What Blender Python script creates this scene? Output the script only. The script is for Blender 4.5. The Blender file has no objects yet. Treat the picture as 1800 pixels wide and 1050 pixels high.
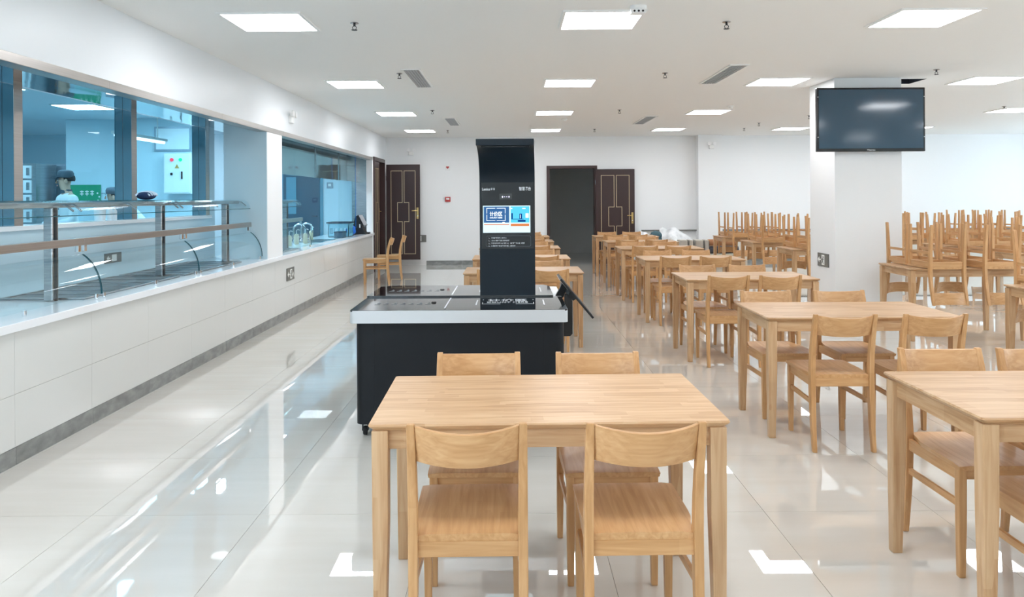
import bpy, bmesh, math, random
from mathutils import Vector, Matrix
random.seed(7)
C = bpy.context.scene.collection
SC = bpy.context.scene
R = math.radians
FPX = 1350.0
CAMH = 1.5

# ------------------------------------------------------------------ camera, world, exposure
cam_data = bpy.data.cameras.new('camera')
cam = bpy.data.objects.new('camera', cam_data); C.objects.link(cam)
cam.location = (0, 0, CAMH); cam.rotation_euler = (R(90), R(0.35), 0)
cam_data.sensor_fit = 'HORIZONTAL'; cam_data.sensor_width = 36.0
cam_data.lens = FPX * 36.0 / 1800.0
cam_data.shift_y = -(525.0 - 348.0) / 1800.0
cam_data.clip_end = 200
SC.camera = cam
SC.view_settings.view_transform = 'Standard'; SC.view_settings.look = 'None'
SC.view_settings.gamma = 1.0; SC.view_settings.use_curve_mapping = False
SC.view_settings.exposure = 0.54
PANEL_POWER = 15.0        # radiance of the ceiling light panels
KITCHEN_POWER = 25.0
world = bpy.data.worlds.new('daylight'); SC.world = world; world.use_nodes = True
wn = world.node_tree.nodes; wn['Background'].inputs[0].default_value = (0.72, 0.86, 1.0, 1); wn['Background'].inputs[1].default_value = 6.2
if hasattr(SC, 'cycles'):
    SC.cycles.max_bounces = 12; SC.cycles.diffuse_bounces = 6; SC.cycles.glossy_bounces = 5
    SC.cycles.transparent_max_bounces = 24; SC.cycles.transmission_bounces = 8

# ------------------------------------------------------------------ materials
def lin(c):
    return tuple((v/255/12.92 if v/255 <= .04045 else ((v/255+.055)/1.055)**2.4) for v in c)
M = {}
def mat(name, rgb, rough=.5, metal=0., spec=.5, emit=0., emit_rgb=None, bump=0., bump_scale=60., coat=0.):
    m = bpy.data.materials.new(name); m.use_nodes = True
    b = m.node_tree.nodes['Principled BSDF']; c = lin(rgb) + (1,)
    b.inputs['Base Color'].default_value = c; b.inputs['Roughness'].default_value = rough
    b.inputs['Metallic'].default_value = metal; b.inputs['Specular IOR Level'].default_value = spec
    if coat: b.inputs['Coat Weight'].default_value = coat; b.inputs['Coat Roughness'].default_value = .05
    if emit:
        b.inputs['Emission Color'].default_value = (lin(emit_rgb) if emit_rgb else lin(rgb)) + (1,)
        b.inputs['Emission Strength'].default_value = emit
    if bump:
        nt = m.node_tree; tc = nt.nodes.new('ShaderNodeTexCoord'); n = nt.nodes.new('ShaderNodeTexNoise')
        n.inputs['Scale'].default_value = bump_scale; n.inputs['Detail'].default_value = 3
        bp = nt.nodes.new('ShaderNodeBump'); bp.inputs['Strength'].default_value = bump; bp.inputs['Distance'].default_value = .01
        nt.links.new(tc.outputs['Object'], n.inputs['Vector']); nt.links.new(n.outputs['Fac'], bp.inputs['Height'])
        nt.links.new(bp.outputs['Normal'], b.inputs['Normal'])
    M[name] = m; return m
def noisy(name, stops, scale=(1,1,1), nscale=5., detail=4., rough=.5, metal=0., spec=.5, rnd=.0, coords='Object', bump=0., dist=0.):
    """noise driven colour ramp; stops = [(pos, rgb)...]"""
    m = bpy.data.materials.new(name); m.use_nodes = True; nt = m.node_tree; b = nt.nodes['Principled BSDF']
    tc = nt.nodes.new('ShaderNodeTexCoord'); mp = nt.nodes.new('ShaderNodeMapping'); mp.inputs['Scale'].default_value = scale
    oi = nt.nodes.new('ShaderNodeObjectInfo'); ad = nt.nodes.new('ShaderNodeVectorMath'); ad.operation = 'ADD'
    ml = nt.nodes.new('ShaderNodeMath'); ml.operation = 'MULTIPLY'; ml.inputs[1].default_value = 37.0
    nt.links.new(oi.outputs['Random'], ml.inputs[0]); nt.links.new(tc.outputs[coords], ad.inputs[0]); nt.links.new(ml.outputs[0], ad.inputs[1])
    nt.links.new(ad.outputs[0] if rnd else tc.outputs[coords], mp.inputs['Vector'])
    n = nt.nodes.new('ShaderNodeTexNoise'); n.inputs['Scale'].default_value = nscale; n.inputs['Detail'].default_value = detail
    n.inputs['Distortion'].default_value = dist
    nt.links.new(mp.outputs[0], n.inputs['Vector'])
    cr = nt.nodes.new('ShaderNodeValToRGB'); el = cr.color_ramp.elements
    while len(el) < len(stops): el.new(.5)
    for e, (p, c) in zip(el, stops): e.position = p; e.color = lin(c) + (1,)
    nt.links.new(n.outputs['Fac'], cr.inputs[0]); nt.links.new(cr.outputs[0], b.inputs['Base Color'])
    b.inputs['Roughness'].default_value = rough; b.inputs['Metallic'].default_value = metal; b.inputs['Specular IOR Level'].default_value = spec
    if bump:
        bp = nt.nodes.new('ShaderNodeBump'); bp.inputs['Strength'].default_value = bump; bp.inputs['Distance'].default_value = .02
        nt.links.new(n.outputs['Fac'], bp.inputs['Height']); nt.links.new(bp.outputs['Normal'], b.inputs['Normal'])
    M[name] = m; return m
def wood(name, axis, c0, c1, c2, rough=.38, stave=.16):
    """staved light hardwood: stretched grain noise, short staves of slightly different tone, a few pores"""
    m = bpy.data.materials.new(name); m.use_nodes = True; nt = m.node_tree; N = nt.nodes; L = nt.links; b = N['Principled BSDF']
    tc = N.new('ShaderNodeTexCoord'); oi = N.new('ShaderNodeObjectInfo')
    ml = N.new('ShaderNodeMath'); ml.operation = 'MULTIPLY'; ml.inputs[1].default_value = 23.0; L.new(oi.outputs['Random'], ml.inputs[0])
    ad = N.new('ShaderNodeVectorMath'); ad.operation = 'ADD'; L.new(tc.outputs['Object'], ad.inputs[0]); L.new(ml.outputs[0], ad.inputs[1])
    sc = {'x': (1.6, 26, 26), 'y': (26, 1.6, 26), 'z': (26, 26, 1.6)}[axis]
    mp = N.new('ShaderNodeMapping'); mp.inputs['Scale'].default_value = sc; L.new(ad.outputs[0], mp.inputs['Vector'])
    n = N.new('ShaderNodeTexNoise'); n.inputs['Scale'].default_value = 2.2; n.inputs['Detail'].default_value = 6; n.inputs['Distortion'].default_value = .6
    L.new(mp.outputs[0], n.inputs['Vector'])
    sc2 = {'x': (3.2, 19, 3), 'y': (19, 3.2, 3), 'z': (9, 9, 1.5)}[axis]     # staves
    mp2 = N.new('ShaderNodeMapping'); mp2.inputs['Scale'].default_value = sc2; L.new(ad.outputs[0], mp2.inputs['Vector'])
    vo = N.new('ShaderNodeTexVoronoi'); vo.distance = 'CHEBYCHEV'; vo.inputs['Scale'].default_value = 1.0; vo.inputs['Randomness'].default_value = .55
    L.new(mp2.outputs[0], vo.inputs['Vector'])
    sp = N.new('ShaderNodeSeparateColor'); L.new(vo.outputs['Color'], sp.inputs[0])
    mx = N.new('ShaderNodeMath'); mx.operation = 'MULTIPLY_ADD'; mx.inputs[1].default_value = stave
    L.new(sp.outputs[0], mx.inputs[0]); L.new(n.outputs['Fac'], mx.inputs[2])
    cr = N.new('ShaderNodeValToRGB'); el = cr.color_ramp.elements; el.new(.5)
    for e, (p, c) in zip(el, ((.36, c0), (.6, c1), (.86, c2))): e.position = p; e.color = lin(c) + (1,)
    L.new(mx.outputs[0], cr.inputs[0])
    hs = N.new('ShaderNodeHueSaturation'); L.new(cr.outputs[0], hs.inputs['Color'])
    mr = N.new('ShaderNodeMapRange'); mr.inputs[3].default_value = .95; mr.inputs[4].default_value = 1.05; L.new(oi.outputs['Random'], mr.inputs[0])
    L.new(mr.outputs[0], hs.inputs['Value']); L.new(hs.outputs[0], b.inputs['Base Color'])
    b.inputs['Roughness'].default_value = rough; b.inputs['Specular IOR Level'].default_value = .4
    M[name] = m; return m
def glass(name, tint, refl=1.0, rough=0.0):
    """thin pane: tinted see-through plus mirror reflection by the Fresnel angle"""
    m = bpy.data.materials.new(name); m.use_nodes = True; nt = m.node_tree; N = nt.nodes; N.remove(N['Principled BSDF'])
    out = N['Material Output']; t = N.new('ShaderNodeBsdfTransparent'); t.inputs[0].default_value = tuple(tint) + (1,)
    g = N.new('ShaderNodeBsdfGlossy'); g.inputs['Roughness'].default_value = rough; g.inputs[0].default_value = (1,1,1,1)
    f = N.new('ShaderNodeFresnel'); ge = N.new('ShaderNodeNewGeometry'); ior = N.new('ShaderNodeMapRange')
    ior.inputs[3].default_value = 1.45; ior.inputs[4].default_value = 1/1.45      # the same air-to-glass angle on both faces
    nt.links.new(ge.outputs['Backfacing'], ior.inputs[0]); nt.links.new(ior.outputs[0], f.inputs[0])
    k = N.new('ShaderNodeMath'); k.operation = 'MULTIPLY'; k.inputs[1].default_value = refl
    mx = N.new('ShaderNodeMixShader'); nt.links.new(f.outputs[0], k.inputs[0]); nt.links.new(k.outputs[0], mx.inputs[0])
    nt.links.new(t.outputs[0], mx.inputs[1]); nt.links.new(g.outputs[0], mx.inputs[2]); nt.links.new(mx.outputs[0], out.inputs[0])
    M[name] = m; return m
def emitter(name, rgb, s):
    m = bpy.data.materials.new(name); m.use_nodes = True; nt = m.node_tree; N = nt.nodes; N.remove(N['Principled BSDF'])
    e = N.new('ShaderNodeEmission'); e.inputs[0].default_value = lin(rgb) + (1,); e.inputs[1].default_value = s
    nt.links.new(e.outputs[0], N['Material Output'].inputs[0]); M[name] = m; return m

CH = ((182, 136, 88), (196, 151, 103), (207, 165, 119))
TB = ((170, 129, 88), (189, 151, 111), (202, 168, 130))
for ax in 'xyz': wood('chair_wood_'+ax, ax, *CH)
for ax in 'xyz': wood('table_wood_'+ax, ax, *TB, stave=.3)
noisy('floor_tile', [(.3, (209,204,195)), (.55, (212,208,200)), (.8, (216,212,205))], scale=(.7,5,1), nscale=1.6, detail=5, rough=.014, spec=.72, rnd=1)
_fb = M['floor_tile'].node_tree.nodes['Principled BSDF']; _fb.inputs['Coat Weight'].default_value = .55; _fb.inputs['Coat IOR'].default_value = 1.6; _fb.inputs['Coat Roughness'].default_value = .01
mat('grout', (160,156,148), .7); mat('wall_grout', (222,223,220), .5)
mat('wall_white', (234,235,235), .55, bump=.03, bump_scale=120)
mat('bulkhead_white', (226,229,231), .38, spec=.35)
mat('ceiling_white', (238,238,236), .8)
mat('wall_tile', (218,219,216), .16, spec=.5)
noisy('skirting_stone', [(.3, (112,114,113)), (.55, (138,140,138)), (.75, (160,161,158))], scale=(3,3,6), nscale=2.5, detail=6, rough=.28, rnd=1)
mat('quartz', (238,240,242), .12, spec=.5)
noisy('steel', [(.3, (168,170,172)), (.7, (200,201,202))], scale=(2,.3,30), nscale=4, detail=3, rough=.24, metal=1.)
noisy('steel_warm', [(.3, (176,172,168)), (.7, (186,182,178))], scale=(2,.2,30), nscale=4, detail=3, rough=.3, metal=1.)
noisy('mirror_steel', [(.3, (180,190,196)), (.7, (205,212,216))], scale=(1.2,.7,1.2), nscale=1.4, detail=1, rough=.06, metal=1., bump=.35, dist=.4)
mat('chrome', (225,228,230), .06, 1.)
mat('pane_white', (240,240,240), .5)
emitter('panel_light', (249,251,255), PANEL_POWER)
emitter('kitchen_light', (214,240,255), KITCHEN_POWER)
mat('white_plastic', (236,236,234), .4)
mat('grey_grille', (168,172,178), .5)
mat('dark_metal', (70,72,74), .4, .6)
mat('black_satin', (15,30,40), .45, spec=.35)
mat('black_cabinet', (11,16,21), .5, spec=.3)
mat('black_gloss', (9,13,17), .04, spec=.6)
mat('black_glass_top', (12,16,20), .015, spec=.7, coat=.8)
mat('black_plastic', (18,19,21), .4)
mat('aluminium', (200,203,205), .38, .25)
mat('rubber', (24,24,26), .7)
mat('print_white', (232,236,240), .5)
mat('print_grey', (70,76,84), .5); mat('print_faint', (112,120,126), .5)
mat('door_brown', (52,34,34), .33)
mat('door_frame', (64,46,45), .35)
mat('inlay_gold', (196,178,146), .35, .3)
mat('brass', (196,170,112), .28, 1.)
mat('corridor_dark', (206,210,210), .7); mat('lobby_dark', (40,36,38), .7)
mat('tv_glass', (46,76,96), .09, spec=.6)
mat('tv_bezel', (14,18,22), .2)
mat('sign_grey', (112,112,108), .45)
mat('sign_white', (242,243,240), .4)
mat('red_alarm', (176,52,48), .4)
mat('wainscot', (214,210,201), .3)
mat('cap_dark', (112,112,108), .4)
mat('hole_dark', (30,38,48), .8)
glass('pane_blue', (.79,.935,.975), .14)
glass('pane_teal', (.71,.90,.945), .2)
glass('guard_glass', (.93,.975,.985), .5)
mat('glass_edge', (34,86,96), .15)
mat('window_frame', (225,226,226), .4)
glass('window_glass', (.96,.98,.98), .6)

# ------------------------------------------------------------------ mesh helpers
class MB:
    def __init__(s): s.v = []; s.f = []
    def add(s, v, f):
        o = len(s.v); s.v += [tuple(p) for p in v]; s.f += [tuple(i+o for i in q) for q in f]; return s
    def box(s, x0, x1, y0, y1, z0, z1):
        return s.add([(x0,y0,z0),(x1,y0,z0),(x1,y1,z0),(x0,y1,z0),(x0,y0,z1),(x1,y0,z1),(x1,y1,z1),(x0,y1,z1)],
                     [(0,3,2,1),(4,5,6,7),(0,1,5,4),(1,2,6,5),(2,3,7,6),(3,0,4,7)])
    def loft(s, rings, cap=True, closed=True):
        n = len(rings[0]); o = len(s.v); v = [p for r in rings for p in r]; f = []
        for i in range(len(rings)-1):
            for j in range(n if closed else n-1):
                k = (j+1) % n; f.append((i*n+j, i*n+k, (i+1)*n+k, (i+1)*n+j))
        if cap and closed: f.append(tuple(range(n-1,-1,-1))); f.append(tuple((len(rings)-1)*n+j for j in range(n)))
        return s.add(v, f)
    def tube(s, pts, r, n=8, cap=True):
        pts = [Vector(p) for p in pts]; rs = r if isinstance(r, (list, tuple)) else [r]*len(pts); rings = []; prev = None
        for i, p in enumerate(pts):
            d = (pts[min(i+1, len(pts)-1)] - pts[max(i-1, 0)]).normalized()
            if prev is None: a = d.orthogonal().normalized()
            else: a = (prev - d*prev.dot(d)).normalized()
            prev = a; b = d.cross(a)
            rings.append([tuple(p + (a*math.cos(2*math.pi*k/n) + b*math.sin(2*math.pi*k/n))*rs[i]) for k in range(n)])
        return s.loft(rings, cap)
    def lathe(s, prof, c=(0,0,0), n=20, axis='z'):
        rings = []
        for r, h in prof:
            ring = []
            for k in range(n):
                a = 2*math.pi*k/n; u, w = r*math.cos(a), r*math.sin(a)
                ring.append({'z': (c[0]+u, c[1]+w, c[2]+h), 'y': (c[0]+u, c[1]+h, c[2]+w), 'x': (c[0]+h, c[1]+u, c[2]+w)}[axis])
            rings.append(ring)
        return s.loft(rings)
    def poly(s, pts, axis, a0, a1):
        """extrude a 2d polygon along axis from a0 to a1; pts in the two other axes in xyz order"""
        def p3(p, a): return {'x': (a, p[0], p[1]), 'y': (p[0], a, p[1]), 'z': (p[0], p[1], a)}[axis]
        return s.loft([[p3(p, a0) for p in pts], [p3(p, a1) for p in pts]])
    def ball(s, c, r, n=12, m=8):
        rx, ry, rz = r if isinstance(r, (list, tuple)) else (r, r, r); rings = []
        for i in range(m+1):
            t = math.pi*(i/m); t = min(max(t, .02), math.pi-.02)
            rings.append([(c[0]+rx*math.sin(t)*math.cos(2*math.pi*k/n), c[1]+ry*math.sin(t)*math.sin(2*math.pi*k/n), c[2]-rz*math.cos(t)) for k in range(n)])
        return s.loft(rings)
    def mesh(s, name, bevel=0., seg=2, fix=True):
        me = bpy.data.meshes.new(name); bm = bmesh.new()
        vs = [bm.verts.new(p) for p in s.v]
        for q in s.f:
            try: bm.faces.new([vs[i] for i in q])
            except ValueError: pass
        if fix: bmesh.ops.recalc_face_normals(bm, faces=bm.faces)
        if bevel:
            es = [e for e in bm.edges if len(e.link_faces) == 2 and e.calc_face_angle(0) > .6]
            bmesh.ops.bevel(bm, geom=es, offset=bevel, segments=seg, affect='EDGES', profile=.6, clamp_overlap=True)
        bm.to_mesh(me); bm.free(); return me
    def build(s, name, m, parent=None, bevel=0., seg=2, smooth=False, local=False):
        if parent is not None and not local:
            o = wloc(parent); s.v = [(p[0]-o[0], p[1]-o[1], p[2]-o[2]) for p in s.v]
        me = s.mesh(name, bevel, seg); me.materials.append(M[m] if isinstance(m, str) else m)
        if smooth:
            for p in me.polygons: p.use_smooth = True
            try: me.set_sharp_from_angle(angle=R(40))
            except Exception: pass
        ob = bpy.data.objects.new(name, me); C.objects.link(ob)
        if parent is not None: ob.parent = parent
        return ob
def wloc(o):
    v = Vector((0,0,0))
    while o is not None: v += Vector(o.location); o = o.parent
    return v
def box(name, m, b, parent=None, bevel=0., **k): return MB().box(*b).build(name, m, parent, bevel, **k)
def tag(o, label, cat, group=None):
    o['label'] = label; o['category'] = cat
    if group: o['group'] = group
    return o
def thing(name, label, cat, loc=(0,0,0), rotz=0., group=None):
    o = bpy.data.objects.new(name, None); C.objects.link(o); o.location = loc; o.rotation_euler = (0,0,rotz); o.empty_display_size = .1
    return tag(o, label, cat, group)
def struct(o, label=None):
    o['kind'] = 'structure'
    if label: o['label'] = label
    return o
def sempty(name, loc=(0,0,0)):
    o = bpy.data.objects.new(name, None); C.objects.link(o); o.location = loc; o.empty_display_size = .1
    return struct(o)
def child(name, me, parent, loc=(0,0,0), rot=(0,0,0), scale=(1,1,1)):
    o = bpy.data.objects.new(name, me); C.objects.link(o); o.parent = parent; o.location = loc; o.rotation_euler = rot; o.scale = scale; return o
def dup(root, loc, rot, label, group):
    r = root.copy(); C.objects.link(r); r.location = loc; r.rotation_euler = rot; r['label'] = label; r['group'] = group
    for ch in list(root.children):
        c = ch.copy(); C.objects.link(c); c.parent = r
        for g in list(ch.children):
            d = g.copy(); C.objects.link(d); d.parent = c
    return r
def text(name, body, size, m, parent, loc, rot=(R(90),0,0), width=None, align='LEFT', extrude=.0006, squash=None, bold=0.):
    cu = bpy.data.curves.new(name, 'FONT'); cu.body = body; cu.size = size; cu.align_x = align; cu.extrude = extrude; cu.resolution_u = 3; cu.offset = bold
    t = bpy.data.objects.new('tmp_text', cu); C.objects.link(t); dg = bpy.context.evaluated_depsgraph_get()
    me = bpy.data.meshes.new_from_object(t.evaluated_get(dg)); bpy.data.objects.remove(t); bpy.data.curves.remove(cu)
    me.name = name; me.materials.clear(); me.materials.append(M[m])
    if width and len(me.vertices):
        xs = [v.co.x for v in me.vertices]; k = width/max(max(xs)-min(xs), 1e-6); x0 = min(xs)
        for v in me.vertices: v.co.x = (v.co.x - x0)*k + (0 if align == 'LEFT' else -width/2)
    o = bpy.data.objects.new(name, me); C.objects.link(o); o.parent = parent
    pl = wloc(parent) if parent else Vector((0,0,0)); o.location = Vector(loc) - pl; o.rotation_euler = rot
    return o
def arc(cx, cy, rx, ry, a0, a1, n):
    return [(cx + rx*math.cos(R(a0+(a1-a0)*i/n)), cy + ry*math.sin(R(a0+(a1-a0)*i/n))) for i in range(n+1)]

# ------------------------------------------------------------------ room dimensions
XL, XR = -2.83, 12.6          # serving-counter wall, window wall
YF, YB = 17.25, -4.0          # far wall, wall behind the camera
ZC = 2.87

# floor: joint bed with each tile laid on it
floor = struct(box('floor', 'grout', (XL-.2, XR+.2, YB-.2, YF+4.0, -.12, -.008)), 'glossy cream porcelain tiled floor')
TS = .8; X0 = XL + .02
tile_me = MB().box(.001, TS-.001, .001, TS-.001, -.009, 0).mesh('tile'); tile_me.materials.append(M['floor_tile'])
rest = MB(); cand = []
ny = int((YF - YB)/TS)+1; nx = int((XR-X0)/TS)+1
for j in range(ny):
    for i in range(-1, nx):
        x, y = X0+i*TS, YF-(j+1)*TS
        if x + TS < XL or y < YB-.5: continue
        cx, cy = x+TS/2, y+TS/2
        vis = cy > 2.2 and -.66*cy-1 < cx < .67*cy+.9
        (cand.append((cy, x, y)) if vis else rest.box(x+.001, min(x+TS-.001, XR), y+.001, y+TS-.001, -.009, 0))
cand.sort()
for k, (cy, x, y) in enumerate(cand):
    if k < 300: child('tile', tile_me, floor, (x, y, 0))
    else: rest.box(x+.001, x+TS-.001, y+.001, y+TS-.001, -.009, 0)
rest.box(.3, 2.7, YF+.001, YF+3.6, -.009, 0)
r_ = rest.build('tile_field', 'floor_tile', floor); r_['kind'] = 'stuff'

# ceiling with the open hatch beside the pillar
HX0, HX1, HY0, HY1 = 4.55, 4.88, 9.02, 9.42
cl = MB()
for (a, b, c, d) in ((XL-.2, HX0, YB-.2, YF+.2), (HX1, XR+.2, YB-.2, YF+.2), (HX0, HX1, YB-.2, HY0), (HX0, HX1, HY1, YF+.2)):
    cl.box(a, b, c, d, ZC, ZC+.12)
ceiling = struct(cl.build('ceiling', 'ceiling_white'), 'flat white plaster ceiling')
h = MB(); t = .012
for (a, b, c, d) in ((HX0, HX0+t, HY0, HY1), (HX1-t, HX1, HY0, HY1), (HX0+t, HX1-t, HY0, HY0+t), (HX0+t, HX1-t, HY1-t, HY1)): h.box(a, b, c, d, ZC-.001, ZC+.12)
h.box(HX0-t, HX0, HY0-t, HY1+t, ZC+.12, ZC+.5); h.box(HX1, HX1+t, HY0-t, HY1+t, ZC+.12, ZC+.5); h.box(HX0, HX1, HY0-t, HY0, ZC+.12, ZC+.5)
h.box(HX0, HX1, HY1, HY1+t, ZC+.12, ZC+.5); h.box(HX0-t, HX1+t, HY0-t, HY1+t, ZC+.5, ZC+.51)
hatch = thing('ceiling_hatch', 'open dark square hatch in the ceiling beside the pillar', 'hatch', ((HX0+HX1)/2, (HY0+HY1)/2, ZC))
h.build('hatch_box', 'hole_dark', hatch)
MB().tube([(HX0+.02, 9.3, ZC+.3), (HX1-.02, 9.3, ZC+.3)], .04, 10).build('pipe', 'steel', hatch, smooth=True)

# far wall with the open doorway, pilaster, stone dado
DX0, DX1, DZ = .835, 1.86, 2.16
w = MB().box(XL-.2, DX0, YF, YF+.2, 0, ZC).box(DX1, XR+.2, YF, YF+.2, 0, ZC).box(DX0, DX1, YF, YF+.2, DZ, ZC)
struct(w.build('wall_far', 'wall_white'), 'plain white far wall')
struct(box('pilaster', 'wall_white', (4.13, 4.66, YF-.24, YF, 0, ZC)), 'white pilaster on the far wall')
cor = MB().box(.28, .3, YF+.2, YF+3.6, 0, 2.7).box(2.7, 2.72, YF+.2, YF+3.6, 0, 2.7).box(.28, 2.72, YF+3.6, YF+3.64, 0, 2.7).box(.28, 2.72, YF+.2, YF+3.64, 2.7, 2.72)
struct(cor.build('wall_corridor', 'corridor_dark'), 'dark unlit corridor behind the far door')
sk = sempty('baseboard_far', (0, YF, 0))
x = XL + .9; k = 0
while x < 7.9:
    x1 = min(x + .8, 8.0)
    if x < DX0-.06: x1 = min(x1, DX0-.05)
    if x1 > DX1 + .06 or x1 <= DX0-.05+1e-6: box('skirting_piece', 'skirting_stone', (x+.001, x1-.001, YF-.014, YF, 0, .1), sk)
    x = x1 if x1 != DX0-.05 else DX1 + .05
dado = sempty('wainscot', (2.9, YF, 0))
x = 2.9
while x < XR:
    if not (4.1 < x+.4 < 4.7): box('wainscot_tile', 'wainscot', (x+.001, x+.799, YF-.03, YF-.014 if x < 8 else YF, .1, .735), dado)
    x += .8
box('cap', 'cap_dark', (2.9, XR, YF-.06, YF-.0, .735, .765), dado)

# right wall: a run of daylight windows
wr = MB(); wy = [(-2.4, .4), (1.6, 4.4), (5.6, 8.4), (9.6, 12.4), (13.4, 16.2)]; z0, z1 = .95, 2.55
ys = [YB-.2] + [v for p in wy for v in p] + [YF+.2]
for i in range(0, len(ys), 2): wr.box(XR, XR+.2, ys[i], ys[i+1], 0, ZC)
for a, b in wy: wr.box(XR, XR+.2, a, b, 0, z0).box(XR, XR+.2, a, b, z1, ZC)
struct(wr.build('wall_right', 'wall_white'), 'white window wall outside the frame')
for i, (a, b) in enumerate(wy):
    wd = sempty('window_%d' % (i+1), (XR+.1, (a+b)/2, z0)); f = MB()
    for yy in (a, (a+b)/2-.03, b-.06): f.box(XR+.06, XR+.12, yy, yy+.06, z0, z1)
    f.box(XR+.06, XR+.12, a, b, z0, z0+.06).box(XR+.06, XR+.12, a, b, z1-.06, z1)
    f.build('window_frame', 'window_frame', wd)
    for yy in (a+.06, (a+b)/2+.03): box('pane', 'window_glass', (XR+.085, XR+.091, yy, yy+(b-a)/2-.09, z0+.06, z1-.06), wd)
struct(box('wall_rear', 'wall_white', (XL-8, XR+.2, YB-.2, YB, 0, ZC)), 'white wall behind the camera')

# pillar
PX0, PX1, PY0, PY1 = 3.75, 4.53, 8.92, 9.66
struct(box('pillar', 'wall_white', (PX0, PX1, PY0, PY1, 0, ZC), bevel=.004), 'square white pillar carrying the television')

# left wall: bulkhead over the serving hatches, tiled counter wall below
W1 = (YB, 8.885); W2 = (9.46, 15.6); CT = .81
wl = MB().box(XL-.12, XL, YB-.2, 15.62, 2.34, ZC).box(XL-.12, XL, 15.62, YF, 2.36, ZC)
struct(wl.build('wall_left_bulkhead', 'bulkhead_white'), 'white bulkhead wall above the serving hatches')
struct(box('wall_left_pier', 'wall_white', (XL-.5, XL, W1[1], W2[0], CT, 2.283)), 'white pier between the two serving hatches')
wp = MB().box(XL-.12, XL, 15.56, 15.66, .0, 2.36).box(XL-.12, XL, 16.98, YF, 0, 2.36)
struct(wp.build('wall_left_end', 'wall_white'), 'narrow white wall strip at the end of the serving counter')
cw = struct(box('wall_left', 'wall_grout', (XL-.12, XL-.011, YB-.2, 15.56, 0, CT-.08)), 'white tiled wall under the serving counter')
rest = MB(); y = 15.56
ta = MB().box(-.01, 0, -.799, -.001, .101, .399).mesh('wall_tile'); ta.materials.append(M['wall_tile'])
tb = MB().box(-.01, 0, -.799, -.001, .401, CT-.051).mesh('wall_tile'); tb.materials.append(M['wall_tile'])
skl = sempty('baseboard_left', (XL, 0, 0))
bs = MB().box(-.011, .006, -.799, -.001, 0, .1).mesh('skirting_piece'); bs.materials.append(M['skirting_stone'])
while y > YB:
    child('tile', ta, cw, (XL, y, 0)); child('tile', tb, cw, (XL, y, 0)); child('skirting_piece', bs, skl, (0, y, 0)); y -= .8
# steel lintel trim along the bulkhead's lower edge
lt = sempty('trim_1', (XL, 0, 2.28)); lt['label'] = 'brushed steel lintel strip above the serving hatches'
y = 15.6
for L_ in (1.9, 2.0, 2.2, 2.0, 2.1, 2.0, 2.0, 2.0, 2.0, 1.4):
    box('lintel_piece', 'steel_warm', (XL-.12, XL+.004, y-L_+.002, y, 2.283, 2.342), lt, bevel=.003); y -= L_
struct(box('soffit', 'mirror_steel', (-3.72, XL-.12, YB, 15.6, 2.37, 2.39)), 'mirror polished steel soffit inside the serving hatches')

# worktop
wt = thing('worktop', 'long white quartz worktop of the serving counter', 'worktop', (XL, 6, CT-.05))
for a, b in ((YB, 7.25), (7.252, 12.4), (12.402, 15.62)): box('slab', 'quartz', (-3.62, XL+.03, a, b, CT-.05, CT), wt, bevel=.004)

# ------------------------------------------------------------------ ceiling fittings
cols = [(-1.85, 'over the walkway by the serving counter'), (.69, 'over the middle tables'), (3.17, 'over the right hand tables'), (5.65, 'beyond the pillar'), (8.1, 'at the far right')]
rows = [(-.55, 'behind the camera'), (2.6, 'above the camera'), (5.62, 'nearest row'), (8.86, 'second row'), (12.08, 'third row'), (15.25, 'last row')]
fr_me = None
for cx, cw_ in cols:
    for ry, rw in rows:
        o = thing('ceiling_light', 'square white flat panel light, %s, %s' % (rw, cw_), 'light', (cx, ry+.3, ZC), 0, 'flat ceiling panel lights')
        if fr_me is None:
            f = MB(); a, b = .31, .285
            f.box(-a, a, -a, -b, -.012, 0).box(-a, a, b, a, -.012, 0).box(-a, -b, -b, b, -.012, 0).box(b, a, -b, b, -.012, 0)
            fr_me = f.mesh('frame'); fr_me.materials.append(M['white_plastic'])
            di_me = MB().box(-b, b, -b, b, -.008, -.001).mesh('diffuser'); di_me.materials.append(M['panel_light'])
        child('frame', fr_me, o); child('diffuser', di_me, o)
for (vx, y0, y1, lab) in ((-1.06, 8.1, 9.42, 'near grey air vent in the ceiling above the serving walkway'), (-1.06, 13.05, 14.4, 'far grey air vent in the ceiling above the serving walkway'),
                          (2.37, 7.95, 9.27, 'near grey air vent in the ceiling above the right tables'), (2.37, 12.95, 14.35, 'far grey air vent in the ceiling above the right tables')):
    o = thing('ceiling_vent', lab, 'vent', (vx, (y0+y1)/2, ZC), 0, 'slot air vents'); a = .105
    f = MB().box(vx-a, vx-a+.022, y0, y1, ZC-.012, ZC).box(vx+a-.022, vx+a, y0, y1, ZC-.012, ZC).box(vx-a+.022, vx+a-.022, y0, y0+.022, ZC-.012, ZC).box(vx-a+.022, vx+a-.022, y1-.022, y1, ZC-.012, ZC)
    f.build('frame', 'white_plastic', o); box('grille', 'grey_grille', (vx-a+.022, vx+a-.022, y0+.022, y1-.022, ZC-.004, ZC), o)
    for k in range(5): box('slat', 'grey_grille', (vx-a+.034+k*.03, vx-a+.044+k*.03, y0+.022, y1-.022, ZC-.011, ZC-.004), o)
def px(xp, yp, Z):            # point on a level plane at height Z that shows at pixel (xp, yp); undoes the camera's roll
    a = R(.35); dx, dy = xp-900, yp-348
    u, v = dx*math.cos(a) - dy*math.sin(a), dx*math.sin(a) + dy*math.cos(a)
    Y = FPX*(CAMH-Z)/v; return (u*Y/FPX, Y, Z)
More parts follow.
